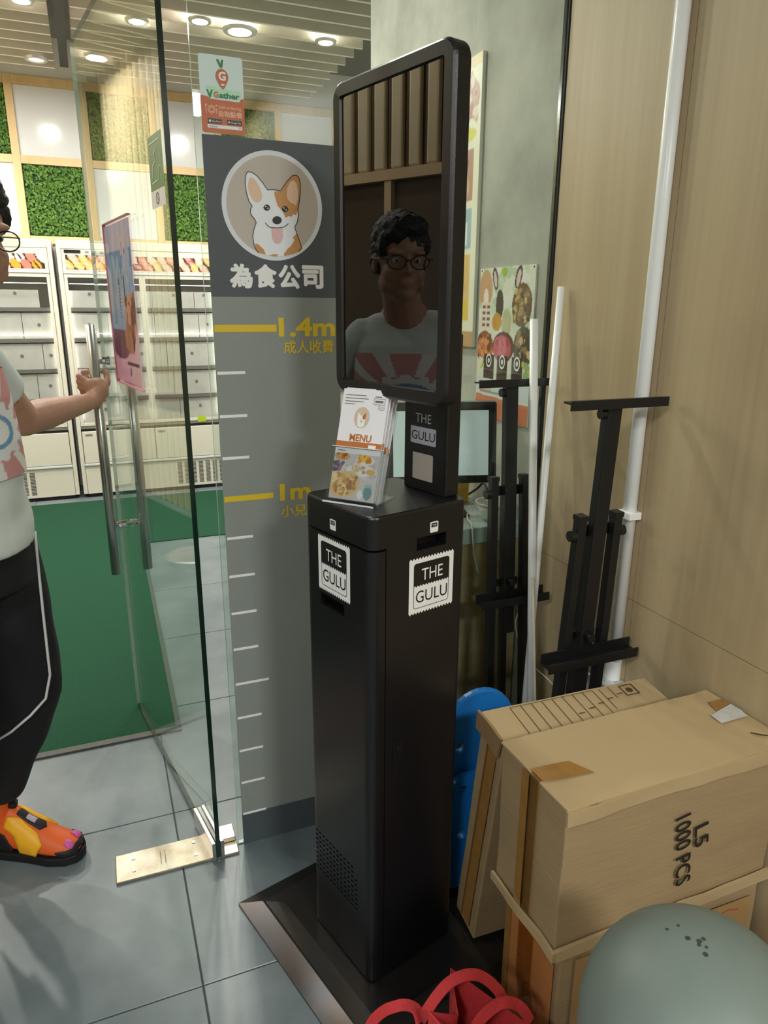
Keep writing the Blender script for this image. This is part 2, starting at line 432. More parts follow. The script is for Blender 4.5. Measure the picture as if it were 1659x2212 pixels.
# corridor
struct('wall_corridor_left', B().box(-2.72, -2.6, -3.6, GY+0.1, 0, 2.75), M_hall)
struct('wall_corridor_front', B().box(-2.6, -1.345, GY-0.08, GY+0.08, 0, 2.75), M_hall)
struct('wall_corridor_rear', B().box(-2.72, 1.32, -3.72, -3.6, 0, 2.75), M_hall)
struct('ceiling_corridor', B().box(-2.72, 1.32, -3.72, GY-0.1005, 2.752, 2.85), M_white)
for i, p in enumerate(HALL_LAMPS):
    e = empty('ceiling_panel_light', (p[0], p[1], 2.75), label=('square white ceiling panel light over the corridor, ' + ('behind the kiosk side' if i == 0 else 'towards the open glass door')), cat='ceiling light', group='corridor ceiling lights')
    B().box(-0.3, 0.3, -0.3, 0.3, -0.02, 0.0).obj('frame', M_white, e)
    B().box(-0.275, 0.275, -0.275, 0.275, -0.026, -0.0205).obj('diffuser', mat('lamp_diffuser', (255, 250, 240), 0.5, emit=((255, 247, 235), 6.0)), e)

# shop downlights
M_lens = mat('downlight_lens', (255, 250, 240), 0.4, emit=((255, 246, 230), 60.0))
M_ring = mat('downlight_ring', (214, 212, 206), 0.3, metal=0.3)
def downlight(x, y, label, on=True, watt=None, r=0.055):
    e = empty('downlight', (x, y, 3.0), label=label, cat='downlight', group='recessed shop downlights')
    b = B(); b.rings([[(rr*math.cos(t*R(15)), rr*math.sin(t*R(15)), z) for t in range(24)] for rr, z in ((r*0.8, 0.0), (r*0.8, -0.012), (r*1.12, -0.012), (r*1.2, 0.0))], cap=False, closed=True)
    b.obj('ring', M_ring, e, smooth=False)
    B().cyl((0, 0, -0.001), (0, 0, -0.006), r*0.78, n=24).obj('lens', M_lens if on else mat('downlight_lens_off', (215, 210, 200), 0.3, emit=((255, 246, 230), 1.2)), e)
    if on:
        l = bpy.data.lights.new('downlight_lamp', 'AREA'); l.shape = 'DISK'; l.size = 0.1; l.energy = SHOP_W if watt is None else watt; l.color = SHOP_C
        lo = bpy.data.objects.new('downlight_lamp', l); COL.objects.link(lo); lo.parent = e; lo.location = (0, 0, -0.02)
    return e
downlight(0.417, 4.80, 'lit ceiling downlight seen through the open glass door, beside its dark edge')
downlight(0.747, 4.66, 'small lit ceiling downlight between the door edge and the brightest lamp')
downlight(0.985, 4.73, 'brightest ceiling downlight, above the orange and white sticker', r=0.085, watt=SHOP_W*1.6)
downlight(-0.165, 4.74, 'lit ceiling downlight at the very top corner of the view, past the dark track')
downlight(-0.152, 5.74, 'dim ceiling downlight close to the end wall beside the dark track', on=False, r=0.06)
for x, y in ((-0.85, 2.6), (0.45, 2.55), (0.5, 3.6), (1.5, 4.7), (-1.12, 4.1), (-1.12, 5.3)):
    downlight(x, y, 'lit ceiling downlight %s' % {(-0.85, 2.6): 'just inside the shop entrance, over the person', (0.45, 2.55): 'over the floor behind the height chart', (0.5, 3.6): 'over the bare tiled aisle between entrance and fridges', (1.5, 4.7): 'past the concrete wall, at the slat ends', (-1.12, 4.1): 'washing the fluted wall near its brown panels', (-1.12, 5.3): 'washing the fluted wall near the sushi fridge'}[(x, y)], watt=SHOP_W*(2.6 if x < -1 else 1.0))

# ================================================================== inside the shop
M_cream = mat('fridge_cream_enamel', (214, 210, 196), 0.35)
M_fgrey = mat('fridge_grey_trim', (150, 150, 146), 0.35, metal=0.4)
M_liner = mat('fridge_white_liner', (228, 226, 222), 0.6, var=(9, 0.08))
M_fin = mat('fridge_inside', (205, 203, 194), 0.5)
M_fglass = glass('fridge_glass', (240, 241, 240), 1.45, gloss=0.8)
M_black = mat('matt_black', (14, 14, 15), 0.5)
M_tube = mat('shelf_light', (255, 252, 244), 0.5, emit=((255, 250, 238), 5.0))
M_slot = mat('grille_slot', (34, 32, 30), 0.8)
PRINT = vcol('print_ink', 0.35)

def food_header(kind):
    c = Canvas(170, 18, (58, 40, 32)); c.asp = 10.0
    g = np.random.default_rng(5 if kind == 0 else 9)
    pal = [(224, 158, 58), (222, 214, 206), (214, 128, 112), (196, 150, 136), (232, 200, 170)] if kind == 0 else [(206, 126, 106), (206, 170, 150), (160, 76, 70), (222, 190, 172), (216, 176, 90)]
    for i in range(30):
        x = (i+0.5)/30; y = 0.25+0.5*(i % 2)
        c.ell(x, y+g.uniform(-.05, .05), 0.026, 0.42, pal[g.integers(len(pal))], 0.6 if kind == 0 else g.uniform(0.2, 1.0))
        if kind == 1:
            for q in (-.012, 0, .012): c.ell(x+q, y, 0.002, 0.4, (236, 208, 196), 0.7)
        elif i % 3 == 1: c.ell(x, y, 0.006, 0.4, (40, 34, 30), 0.6)
    return c

def fridge(x0, x1, label, kind, seed, grille):
    w_ = x1-x0; e = empty('display_fridge', (x0, 5.85, 0), label=label, cat='fridge', group='upright display fridges along the end wall')
    b = B(); b.box(0, 0.03, 0, 0.44, 0.03, 1.9).box(w_-0.03, w_, 0, 0.44, 0.03, 1.9).box(0.03, w_-0.03, 0.41, 0.44, 0.03, 1.9).box(0.03, w_-0.03, 0.0, 0.41, 1.84, 1.9).box(0.03, w_-0.03, 0.02, 0.41, 0.52, 0.56)
    b.obj('carcass', M_cream, e, bevel=0.004)
    B().box(0.035, w_-0.035, 0.02, 0.405, 0.0, 0.029).obj('plinth', M_black, e)
    hd = B().box(0.032, w_-0.032, 0.0, 0.03, 1.69, 1.838).obj('header', M_cream, e)
    c = food_header(kind); c.obj('picture', Fr((0.055, -0.001, 1.70), (1, 0, 0), (0, 0, 1)), w_-0.11, 0.1, PRINT, hd)
    B().box(0.05, 0.05+0.11, -0.004, 0.0, 1.812, 1.833).obj('display', mat('control_display', (30, 34, 40), 0.15), hd)
    for k in range(3): B().box(0.19+0.05*k, 0.215+0.05*k, -0.003, 0.0, 1.816, 1.828).obj('button', M_fgrey, hd)
    B().box(0.032, w_-0.032, -0.006, 0.012, 1.672, 1.688).obj('door_rail', M_gwhite, e)
    n = 2; dw = (w_-0.064)/n
    for k in range(n):
        a = 0.032+k*dw
        d = B(); d.box(a+0.001, a+0.022, 0, 0.03, 0.565, 1.67).box(a+dw-0.022, a+dw-0.001, 0, 0.03, 0.565, 1.67).box(a+0.023, a+dw-0.023, 0, 0.03, 1.645, 1.67).box(a+0.023, a+dw-0.023, 0, 0.03, 0.565, 0.585)
        do = d.obj('door', M_cream if k == 0 else M_cream, e)
        B().box(a+0.0225, a+dw-0.0225, 0.01, 0.016, 0.586, 1.644).obj('glass', M_fglass, do)
    B().box(0.031, w_-0.031, 0.39, 0.409, 0.565, 1.68).obj('back_liner', M_fin, e)
    g = np.random.default_rng(seed)
    for k, z in enumerate((1.415, 1.195, 0.975, 0.755)):
        sh = B().box(0.033, w_-0.033, 0.05, 0.385, z, z+0.014).obj('shelf', M_fgrey, e)
        B().box(0.033, w_-0.033, 0.044, 0.0495, z-0.008, z+0.02).obj('price_rail', M_fgrey, sh)
    for xx in (0.036, w_/2-0.005, w_-0.046): B().box(xx, xx+0.010, 0.034, 0.042, 0.60, 1.63).obj('light_tube', M_tube, e)  # hidden upright tubes, added behind the door frames to brighten the trays
    for k, z in enumerate((1.24, 1.60)): B().box(0.06, w_-0.06, 0.036, 0.0425, z, z+0.005).obj('light_tube', M_tube, e)
    for z0, z1 in ((0.578, 0.745), (0.772, 0.962), (0.993, 1.182), (1.213, 1.402), (1.433, 1.56)):
        x = 0.036
        while x < w_-0.12:
            x2 = min(w_-0.036, x+g.uniform(0.24, 0.38)); ln = B().box(x, x2-0.004, 0.06, 0.07, z0, z1-0.004).obj('tray_front', M_liner, e)
            if g.uniform() > 0.35: B().cyl(((x+x2)/2, 0.059, z0+0.1), ((x+x2)/2, 0.0555, z0+0.1), 0.011, n=14).obj('knob', M_fgrey, ln)
            x = x2
    B().box(0.03, w_-0.03, -0.002, 0.02, 0.525, 0.54).obj('gap_strip', M_black, e)  # black strip along the gap above the lower doors
    for k in range(2):
        a = 0.032+k*dw; ld = B().box(a+0.002, a+dw-0.002, -0.008, 0.02, 0.275, 0.522).obj('lower_door', M_cream, e, bevel=0.004)
        B().box(a+0.025, a+0.075, -0.011, -0.008, 0.49, 0.502).obj('maker_plate', M_fgrey, ld)
    B().box(0.03, w_-0.03, -0.014, 0.02, 0.255, 0.272).obj('rail', M_gwhite, e, bevel=0.003)
    kp = B().box(0.032, w_-0.032, -0.002, 0.02, 0.032, 0.252).obj('kick_panel', M_cream, e)
    for (ga, gb) in grille:
        gr = B(); x = ga
        while x < gb-0.04:
            for j in range(16): gr.box(x, x+0.036, -0.0032, -0.0021, 0.056+j*0.0112, 0.0615+j*0.0112)
            x += 0.056
        tag(gr.obj('grille', M_slot, kp), kind='stuff')
    return e
fridge(-1.33, -0.197, 'cream display fridge with sushi picture header, beyond the person', 0, 2, [(0.35, 0.86)])
fridge(-0.168, 0.965, 'cream display fridge with raw meat picture header, seen past the steel door handle', 1, 4, [(0.72, 1.10)])
fridge(0.99, 2.1, 'cream display fridge at the far corner, hidden beyond the grey height chart', 1, 6, [(0.1, 0.6)])
tag(B().box(0.735, 0.80, 5.832, 5.836, 0.555, 0.60).obj('price_card', mat('lime_card', (168, 190, 40), 0.5)), 'lime green price card on the display fridge sill', 'price card')

# green carpet, an L with a dark edge binding
M_carpet = mat('green_carpet', (42, 84, 62), 0.95, var=(160, 0.22), bump=(400, 0.4), spec=0.1)
cp = empty('carpet', (0, 0, 0), label='green loop carpet with grey edging on the shop floor', cat='carpet')
CP = [(-1.25, 2.335), (0.145, 2.335), (0.165, 4.52), (2.4, 4.52), (2.4, 5.72), (-1.25, 5.72)]
b = B(); b.rings([[(x, y, 0.0005) for x, y in CP], [(x, y, 0.0062) for x, y in CP]]); b.obj('pile', M_carpet, cp)
M_bind = mat('carpet_binding', (84, 84, 80), 0.7)
bb = B(); bb.box(-1.25, 0.1455, 2.305, 2.334, 0.0005, 0.0075); bb.obj('edging', M_bind, cp)
bb = B(); bb.rings([[(0.1455, 2.305, z), (0.163, 2.305, z), (0.183, 4.505, z), (0.1655, 4.505, z)] for z in (0.0005, 0.0075)]); bb.obj('edging', M_bind, cp)

# round pedestal base that mirrors in the open door
M_steel = mat('brushed_steel', (188, 188, 184), 0.28, metal=1.0)
M_chrome = mat('chrome', (215, 216, 218), 0.08, metal=1.0)
tb = empty('floor_disc', (-0.87, 3.87, 0.0065), label='low round steel disc on the carpet, mirrored in the glass door', cat='floor disc')
B().rings([[(r*math.cos(R(9)*t), r*math.sin(R(9)*t), z) for t in range(40)] for r, z in ((0.16, 0), (0.16, 0.03), (0.15, 0.036))]).obj('disc', M_steel, tb)
B().cyl((0, 0, 0.0361), (0, 0, 0.042), 0.02, n=20).obj('boss', M_steel, tb)

# cash counter behind the fixed glass
M_stone = mat('counter_stone', (168, 182, 178), 0.25, var=(20, 0.06))
M_counter = wood_mat('counter_wood', (176, 152, 114), (140, 118, 84), 0.5, 8.0, vertical=False)
ct = empty('cash_counter', (0.60, 1.735, 0), label='cash counter with pale stone top and brown wood front behind the glass', cat='counter')
B().box(0.0, 0.553, 0.0, 0.60, 0.779, 0.828).obj('worktop', M_stone, ct, bevel=0.003)
B().box(0.005, 0.552, 0.012, 0.59, 0.0, 0.7785).obj('front_panel', M_counter, ct)

mo = empty('checkout_screen', (0.948, 1.89, 0.829), R(-15), label='black bezel touch monitor with a blank pale screen on the counter', cat='monitor')
MT = Matrix.Translation((0, 0, 0.225)) @ Matrix.Rotation(R(-8), 4, 'X')
def mb(x0, x1, y0, y1, z0, z1): return B().box(x0, x1, y0, y1, z0, z1, MT)
mb(-0.172, 0.172, 0.0, 0.028, -0.122, 0.122).obj('casing', M_black, mo, bevel=0.004)
mb(-0.146, 0.146, -0.0012, -0.0002, -0.098, 0.098).obj('screen', mat('pale_screen', (196, 204, 204), 0.4, emit=((190, 205, 206), 0.35)), mo)
mb(-0.168, 0.168, 0.002, 0.026, 0.1222, 0.1265).obj('top_strip', M_fgrey, mo)
B().box(-0.03, 0.03, 0.03, 0.05, 0.006, 0.2).obj('neck', M_black, mo)
B().box(-0.09, 0.09, -0.03, 0.1, 0.0, 0.006).obj('foot', M_black, mo, bevel=0.002)

yb_ = empty('parcel', (1.06, 2.0, 0.8285), label='yellow cardboard box standing on the counter under the monitor', cat='box')
B().box(-0.07, 0.05, 0, 0.1, 0, 0.13).obj('carton', mat('yellow_card', (214, 158, 30), 0.6), yb_, bevel=0.002)
B().box(-0.07, 0.05, -0.0006, -0.0001, 0.05, 0.075).obj('tape', mat('tape_yellow', (228, 182, 70), 0.3), yb_)

bw = empty('plastic_bowl', (1.088, 1.80, 0.8285), label='translucent white plastic bowl on the stone counter', cat='bowl')
M_bowl = mat('milky_plastic', (226, 222, 214), 0.4)
B().rings([[(r*math.cos(R(10)*t), r*math.sin(R(10)*t), z) for t in range(36)] for r, z in ((0.034, 0.0), (0.052, 0.05), (0.054, 0.05), (0.036, 0.002))], cap=False, closed=True).obj('bowl_wall', M_bowl, bw, smooth=True)
B().rings([[(r*math.cos(R(10)*t), r*math.sin(R(10)*t), z) for t in range(36)] for r, z in ((0.052, 0.05), (0.057, 0.05), (0.057, 0.054), (0.052, 0.054))], cap=False, closed=True).obj('rim', M_bowl, bw)
B().cyl((0, 0, 0.0003), (0, 0, 0.003), 0.021, n=24).obj('bottom', M_bowl, bw)

def cable(name, pts, r, m, label):
    P = []; pts = [Vector(p) for p in pts]
    for i in range(len(pts)-1):
        p0, p1, p2, p3 = pts[max(i-1, 0)], pts[i], pts[i+1], pts[min(i+2, len(pts)-1)]
        for k in range(6):
            t = k/6.0; P.append(0.5*((2*p1)+(p2-p0)*t+(2*p0-5*p1+4*p2-p3)*t*t+(3*p1-p0-3*p2+p3)*t**3))
    P.append(pts[-1]); return tag(B().tube(P, r, 8).obj(name, m, smooth=True), label, 'cable')
M_wcab = mat('white_cable_sheath', (214, 212, 206), 0.45)
cable('power_cable', [(1.135, 2.06, 0.833), (1.14, 2.0, 0.87), (1.138, 1.95, 0.9), (1.13, 1.9, 0.86), (1.12, 1.89, 0.833), (1.135, 1.93, 0.833)], 0.004, M_black, 'black cable curling on the counter beside the yellow box')
cable('charging_cable', [(0.985, 1.70, 0.70), (0.978, 1.715, 0.76), (0.972, 1.725, 0.84), (1.0, 1.80, 0.834), (1.03, 1.86, 0.833)], 0.0028, M_wcab, 'thin white cable running across the counter top and over its edge')

# signs on the concrete wall
def wall_frame(y_, z_, x_=1.1575): return Fr((x_, y_, z_), (0, -1, 0), (0, 0, 1))
INK = mat('print_black', (24, 22, 22), 0.4); PW = mat('print_white', (240, 240, 238), 0.4)
ps = empty('food_poster', (0, 0, 0), label='small dish poster with bowls, black tags and an orange foot on the concrete wall', cat='poster')
yT, zB, pw_, ph_ = 2.056, 1.112, 0.308, 0.452
B().box(1.153, 1.1578, yT-pw_, yT, zB, zB+ph_).obj('sheet', mat('poster_paper', (226, 226, 214), 0.4), ps)
c = Canvas(104, 152, (226, 228, 214)); c.asp = ph_/pw_
c.asp = 0.68
c.rough(0, .62, 1, 1, 60, [(206, 220, 196), (190, 208, 180), (232, 232, 226)], .03, .08)
c.ell(.12, .86, .13, .13, (206, 160, 122)); c.ell(.13, .8, .05, .07, (238, 228, 220)); c.ell(.3, .93, .05, .075, (70, 50, 50), .3); c.ell(.3, .925, .03, .055, (222, 196, 196), .3)
c.ell(.72, .93, .055, .075, (70, 50, 50), -.3); c.ell(.72, .925, .033, .055, (222, 196, 196), -.3); c.ell(.47, .97, .05, .03, (160, 190, 60))
c.ell(.8, .76, .17, .135, (104, 80, 50)); c.rough(.68, .66, .92, .85, 60, [(150, 116, 70), (206, 178, 120), (80, 58, 36), (170, 140, 96)], .012, .035)
c.rect(.04, .6, .24, .78, (232, 216, 206)); 
for k in range(4): c.rect(.07, .62+.04*k, .13, .64+.04*k, (120, 90, 80)); c.rect(.16, .62+.04*k, .22, .64+.04*k, (120, 90, 80))
c.ell(.4, .76, .07, .1, (60, 56, 50)); c.ell(.36, .65, .09, .06, (206, 150, 50)); c.ell(.54, .64, .09, .09, (192, 190, 150))
c.ell(.14, .48, .17, .11, (150, 84, 50)); c.rough(.02, .42, .26, .56, 26, [(206, 120, 70), (226, 150, 96), (120, 60, 36)], .02, .05)
c.ell(.5, .49, .2, .1, (92, 52, 46)); c.ell(.48, .48, .17, .085, (196, 92, 104)); c.rough(.36, .43, .6, .53, 16, [(214, 116, 124), (176, 74, 88)], .02, .05)
c.ell(.86, .5, .17, .13, (84, 74, 56)); c.rough(.74, .42, 1, .58, 26, [(206, 176, 130), (150, 120, 80), (60, 52, 40)], .02, .05)
for x in (.14, .40, .67):
    c.rect(x, .27, x+.2, .435, (52, 42, 38)); c.rect(x, .27, x+.2, .3, (88, 66, 56)); c.rect(x, .325, x+.2, .332, (120, 96, 84)); 
c.rough(.88, .24, 1, .4, 14, [(150, 180, 120), (196, 200, 90), (120, 160, 110)], .02, .04); c.rough(0, .28, .1, .4, 8, [(190, 200, 70), (226, 226, 200)], .02, .04)
c.rect(0, 0, 1, .115, (206, 120, 84)); c.put((c.v < .155) & (c.v > .115) & (c.u > .0) & (c.v < .155-.02*c.u), (214, 134, 98)); c.rect(0, .156, 1, .265, (216, 224, 228))
for k in range(6): c.rect(.06, .185+.012*k, .32, .190+.012*k, (196, 150, 126))
for k in range(4): c.rect(.08, .16+.006*k, .5, .162+.006*k, (160, 160, 160))
F_p = wall_frame(yT, zB, 1.1528); c.obj('print', F_p, pw_, ph_, PRINT, ps)
d = D(F_p).text('Impact Foods', 0.012, 0.026, 0.115, 0.039, 0.0004, 0.01); d.obj('lettering', mat('print_peach', (250, 214, 190), 0.4), ps)
dk = D(F_p)
for x in (.24, .50, .77):
    cxp = x*pw_; dk.ring(circ(cxp, 0.392*ph_, 0.017, 0.021, 24), circ(cxp, 0.392*ph_, 0.012, 0.015, 24), 0.0004); dk.poly(circ(cxp, .392*ph_, .006, .008, 12), 0.0004)
dk.obj('tag_emblem', PW, ps)
dd = D(F_p)
for x in (.03, .97): dd.poly(circ(x*pw_, .985*ph_, .003, .003, 10), .0005)
dd.obj('pin', INK, ps)

pb = empty('menu_board', (0, 0, 0), label='tall pale menu board with yellow, blue and meat pictures on the concrete wall', cat='poster')
bw_, bh_ = 0.30, 0.845; bz = 1.325
B().box(1.146, 1.1578, 2.082, 2.082+bw_, bz, bz+bh_).obj('board', mat('board_edge', (214, 210, 196), 0.5), pb, bevel=0.001)
c = Canvas(84, 150, (232, 228, 206)); c.asp = 0.5
c.rect(0, .0, 1, .06, (190, 146, 92)); c.rect(.05, .1, .88, .34, (222, 190, 60)); c.put((c.u > .05) & (c.u < .88) & (c.v > .1) & (c.v < .34) & (c.v > .17), (220, 184, 110)); c.ell(.62, .22, .16, .06, (206, 160, 60)); c.ell(.62, .22, .11, .042, (232, 200, 90))
c.rect(.05, .36, .88, .5, (150, 184, 192)); c.rect(.45, .375, .8, .455, (222, 228, 228))
c.rect(.05, .53, .88, .70, (176, 130, 104)); c.rough(.06, .54, .8, .69, 40, [(150, 92, 80), (206, 160, 130), (120, 66, 56), (196, 150, 96)], .03, .08)
c.rect(.05, .74, .86, .77, (206, 206, 96)); c.ell(.78, .75, .14, .022, (214, 206, 70))
c.ell(.55, .87, .42, .085, (190, 152, 132)); c.rough(.2, .81, .9, .94, 60, [(200, 164, 146), (176, 132, 116), (224, 204, 190)], .02, .05); c.rect(0, .965, 1, 1, (228, 206, 160))
Fb = Fr((1.1457, 2.082+bw_, bz), (0, -1, 0), (0, 0, 1)); c.obj('print', Fb, bw_, bh_, PRINT, pb)

# ================================================================== glass door
dr = empty('door_1', (0.1785, 1.6655, 0), R(99.58), kind='structure')
b = B(); b.box(-0.03, 0.877, -0.006, 0.006, 0.012, 2.183); b.bm.normal_update()
for f in b.bm.faces: f.material_index = 0 if abs(f.normal.y) > 0.5 else (2 if f.normal.x > 0.5 else 1)
b.obj('pane', [M_glass, M_gedge, M_gedge2], dr)
for z0, z1 in ((0.004, 0.062), (2.13, 2.19)):
    p = B().box(-0.034, 0.135, -0.0165, -0.0065, z0, z1).box(-0.034, 0.135, 0.0065, 0.0165, z0, z1).obj('patch_fitting', M_steel, dr, bevel=0.0015)
hd = B(); hd.cyl((0.752, 0.052, 0.585), (0.752, 0.052, 1.392), 0.0155, n=24); hd = hd.obj('handle', M_steel, dr, smooth=False)
for p in hd.data.polygons: p.use_smooth = len(p.vertices) == 4
hb = B(); hb.cyl((0.752, -0.052, 0.585), (0.752, -0.052, 1.392), 0.0155, n=24); hb = hb.obj('handle', M_steel, dr)
for p in hb.data.polygons: p.use_smooth = len(p.vertices) == 4
for z in (0.752, 1.283):
    s_ = B(); pr = [(0.040, 0.008), (0.036, 0.0095), (0.031, 0.009), (0.0295, 0.0115), (0.0215, 0.0125), (0.020, 0.0105), (0.0085, 0.0135), (0.0066, 0.0135)]
    for sg in (1, -1):
        s_.rings([[(0.752+r*math.cos(R(18)*t), sg*y, z+r*math.sin(R(18)*t)) for t in range(20)] for y, r in pr])
    s_.obj('standoff', M_chrome, dr, smooth=False, bevel=0.0)

# A3 acrylic holder on the door
ah = empty('sign_holder', (0.1785, 1.6655, 0), R(99.58), label='pink tinted acrylic sign holder with a blue and brown notice on the glass door', cat='sign holder')
M_pacr = glass('pink_acrylic', (252, 244, 248), 1.45, graze=0.03)
B().box(0.305, 0.607, 0.0155, 0.018, 1.236, 1.662).obj('front_sheet', M_pacr, ah)
B().box(0.305, 0.607, 0.0085, 0.011, 1.236, 1.662).obj('rear_sheet', M_pacr, ah)
M_pedge = mat('pink_acrylic_edge', (222, 150, 168), 0.2)
B().box(0.305, 0.607, 0.0085, 0.018, 1.232, 1.2355).obj('bottom_edge', M_pedge, ah)
B().box(0.305, 0.607, 0.0085, 0.018, 1.6625, 1.665).obj('top_edge', mat('red_edge', (160, 84, 84), 0.3), ah)
B().box(0.6075, 0.610, 0.0085, 0.018, 1.232, 1.665).obj('side_edge', M_pedge, ah)
nt_ = empty('notice', (0.1785, 1.6655, 0), R(99.58), label='printed notice in blue, brown and pink slipped inside the door sign holder', cat='notice')
c = Canvas(60, 90, (142, 194, 216)); c.asp = .7
c.rect(0, .72, 1, .84, (92, 160, 196)); c.rect(0, .84, 1, 1, (186, 206, 214)); c.rough(0, .45, 1, .8, 20, [(170, 206, 216), (150, 196, 210)], .05, .15)
c.put((c.v < .55) & (c.u > .55-.1*np.sin(c.v*9)), (176, 136, 104)); c.rough(.6, .3, 1, .55, 30, [(150, 104, 74), (206, 170, 140), (120, 80, 60)], .03, .08)
c.put((c.v < .34) & (c.u < .52), (116, 78, 100)); c.put((c.v < .2), (226, 196, 206)); c.put((c.v < .36) & (c.u > .62+c.v), (230, 214, 206)); c.ell(.3, .2, .3, .05, (120, 80, 104))
for k in range(12): c.rect(.42, .42+.022*k, .45, .432+.022*k, (60, 70, 80))
c.rect(.6, .8, .72, .9, (226, 206, 170)); c.rect(.63, .82, .69, .88, (142, 194, 216)); c.rect(.55, .66, .57, .76, (60, 60, 70)); c.rect(.62, .56, .66, .68, (50, 60, 70)); c.rect(.8, .22, .86, .28, (70, 50, 56)); c.rect(.5, .12, .95, .135, (80, 60, 70)); c.rect(.6, .05, .64, .11, (80, 60, 70))
c.obj('print', Fr((0.603, 0.0148, 1.242), (-1, 0, 0), (0, 0, 1)), 0.294, 0.414, vcol('matt_print', 1.0, 0.0), nt_)
B().box(0.309, 0.603, 0.0125, 0.0145, 1.242, 1.656).obj('paper', mat('paper', (232, 226, 222), 0.6), nt_)

gs = empty('door_sticker', (0.1785, 1.6655, 0), R(99.58), label='green pictogram sticker with a white foot near the dark door edge', cat='sticker')
Fg = Fr((0.1, 0.0066, 1.652), (-1, 0, 0), (0, 0, 1))
D(Fg).rect(0, 0.035, 0.11, 0.142).obj('sticker_face', mat('sticker_green', (96, 138, 80), 0.5), gs)
D(Fg).rect(0, 0, 0.11, 0.035).obj('sticker_foot', PW, gs)
q = D(Fg); q.stroke([(.02, .06), (.03, .085), (.05, .09), (.045, .105), (.06, .115)], .004, .0005); q.stroke([(.07, .05), (.075, .08), (.09, .075), (.095, .1)], .003, .0005); q.stroke([(.01, .128), (.09, .128)], .003, .0005); q.stroke([(.015, .05), (.06, .052)], .003, .0005)
q.obj('pictogram', mat('sticker_line', (206, 220, 190), 0.5), gs)
q = D(Fg); q.ring(circ(.05, .018, .012, .012, 20), circ(.05, .018, .009, .009, 20), .0005); q.text('NO', .044, .014, .056, .022, .0005) if False else None
q.stroke([(.043, .025), (.057, .011)], .002, .0005); q.obj('symbol', INK, gs)

# floor spring plate
fp = empty('floor_spring', (-0.078, 1.645, 0.0), R(-0.6), label='worn stainless floor spring plate with screws below the glass door', cat='floor plate')
M_plate = mat('worn_steel', (196, 190, 178), 0.34, metal=0.9, var=(12, 0.3), rgb2=(150, 136, 114))
B().box(0, 0.318, 0, 0.102, 0.0003, 0.008).obj('cover', M_plate, fp, bevel=0.002)
B().box(0.258, 0.316, 0.045, 0.102, 0.0085, 0.022).obj('pivot_block', M_plate, fp, bevel=0.0015)
for x, y in ((0.045, 0.03), (0.045, 0.075), (0.205, 0.03), (0.205, 0.08)):
    sc = B().cyl((x, y, 0.0081), (x, y, 0.0096), 0.005, n=14).obj('screw', M_steel, fp)
q = D(Fr((0.115, 0.018, 0.0084), (0, 1, 0), (-1, 0, 0)))
for k in range(2): q.stroke([(0.01, -0.012*k), (0.06, -0.012*k)], 0.002); 
q.obj('engraving', mat('engraved', (128, 112, 90), 0.5), fp)

# ================================================================== height chart on the fixed glass
hc = empty('height_chart', (0.2585, GY-0.0065, 0), label='tall grey height chart board with a dog emblem and yellow marks on the glass', cat='sign board')
Fh = Fr((0, -0.0035, 0.002), (1, 0, 0), (0, 0, 1)); WB = 0.300
B().box(0, WB, -0.003, 0, 0.002, 1.795).obj('board', mat('board_grey', (142, 147, 141), 0.5, var=(4, 0.03)), hc)
Mdk = mat('board_charcoal', (76, 82, 86), 0.5); My = mat('print_yellow', (222, 190, 40), 0.45)
D(Fh).rect(0, 1.466, WB, 1.793).obj('charcoal_band', Mdk, hc); D(Fh).rect(0, 0, WB, 0.096).obj('charcoal_band', Mdk, hc)
for z in (1.3, 1.2, 1.1, .9, .8, .7, .6, .5, .4, .3, .2, .1):
    D(Fh).rect(0.003, z-0.006, 0.003+(0.088 if z == .5 else 0.064), z+0.001, 0.0004).obj('tick_mark', PW, hc)
D(Fh).rect(0.002, 1.389, 0.145, 1.405, 0.0004).obj('metre_mark', My, hc); D(Fh).rect(0.002, 0.99, 0.122, 1.004, 0.0004).obj('metre_mark', My, hc)
for s_t, bx_, bo, fa_ in (('1.4m', (0.15, 1.377, 0.288, 1.421), 0.035, 0), ('1m', (0.139, 0.981, 0.218, 1.024), 0.035, 0), ('成人收費', (0.161, 1.339, 0.283, 1.369), 0, 0.0005), ('小兒', (0.141, 0.938, 0.205, 0.968), 0, 0.0005)):
    D(Fh).text(s_t, *bx_, 0.0004, bo, fat=fa_).obj('lettering', My, hc)
for k, ch in enumerate('為食公司'):
    x = 0.045+0.0555*k; D(Fh).text(ch, x, 1.487+0.001*(k % 2), x+0.047, 1.535, 0.0004, fat=0.0024).obj('shop_character', PW, hc)
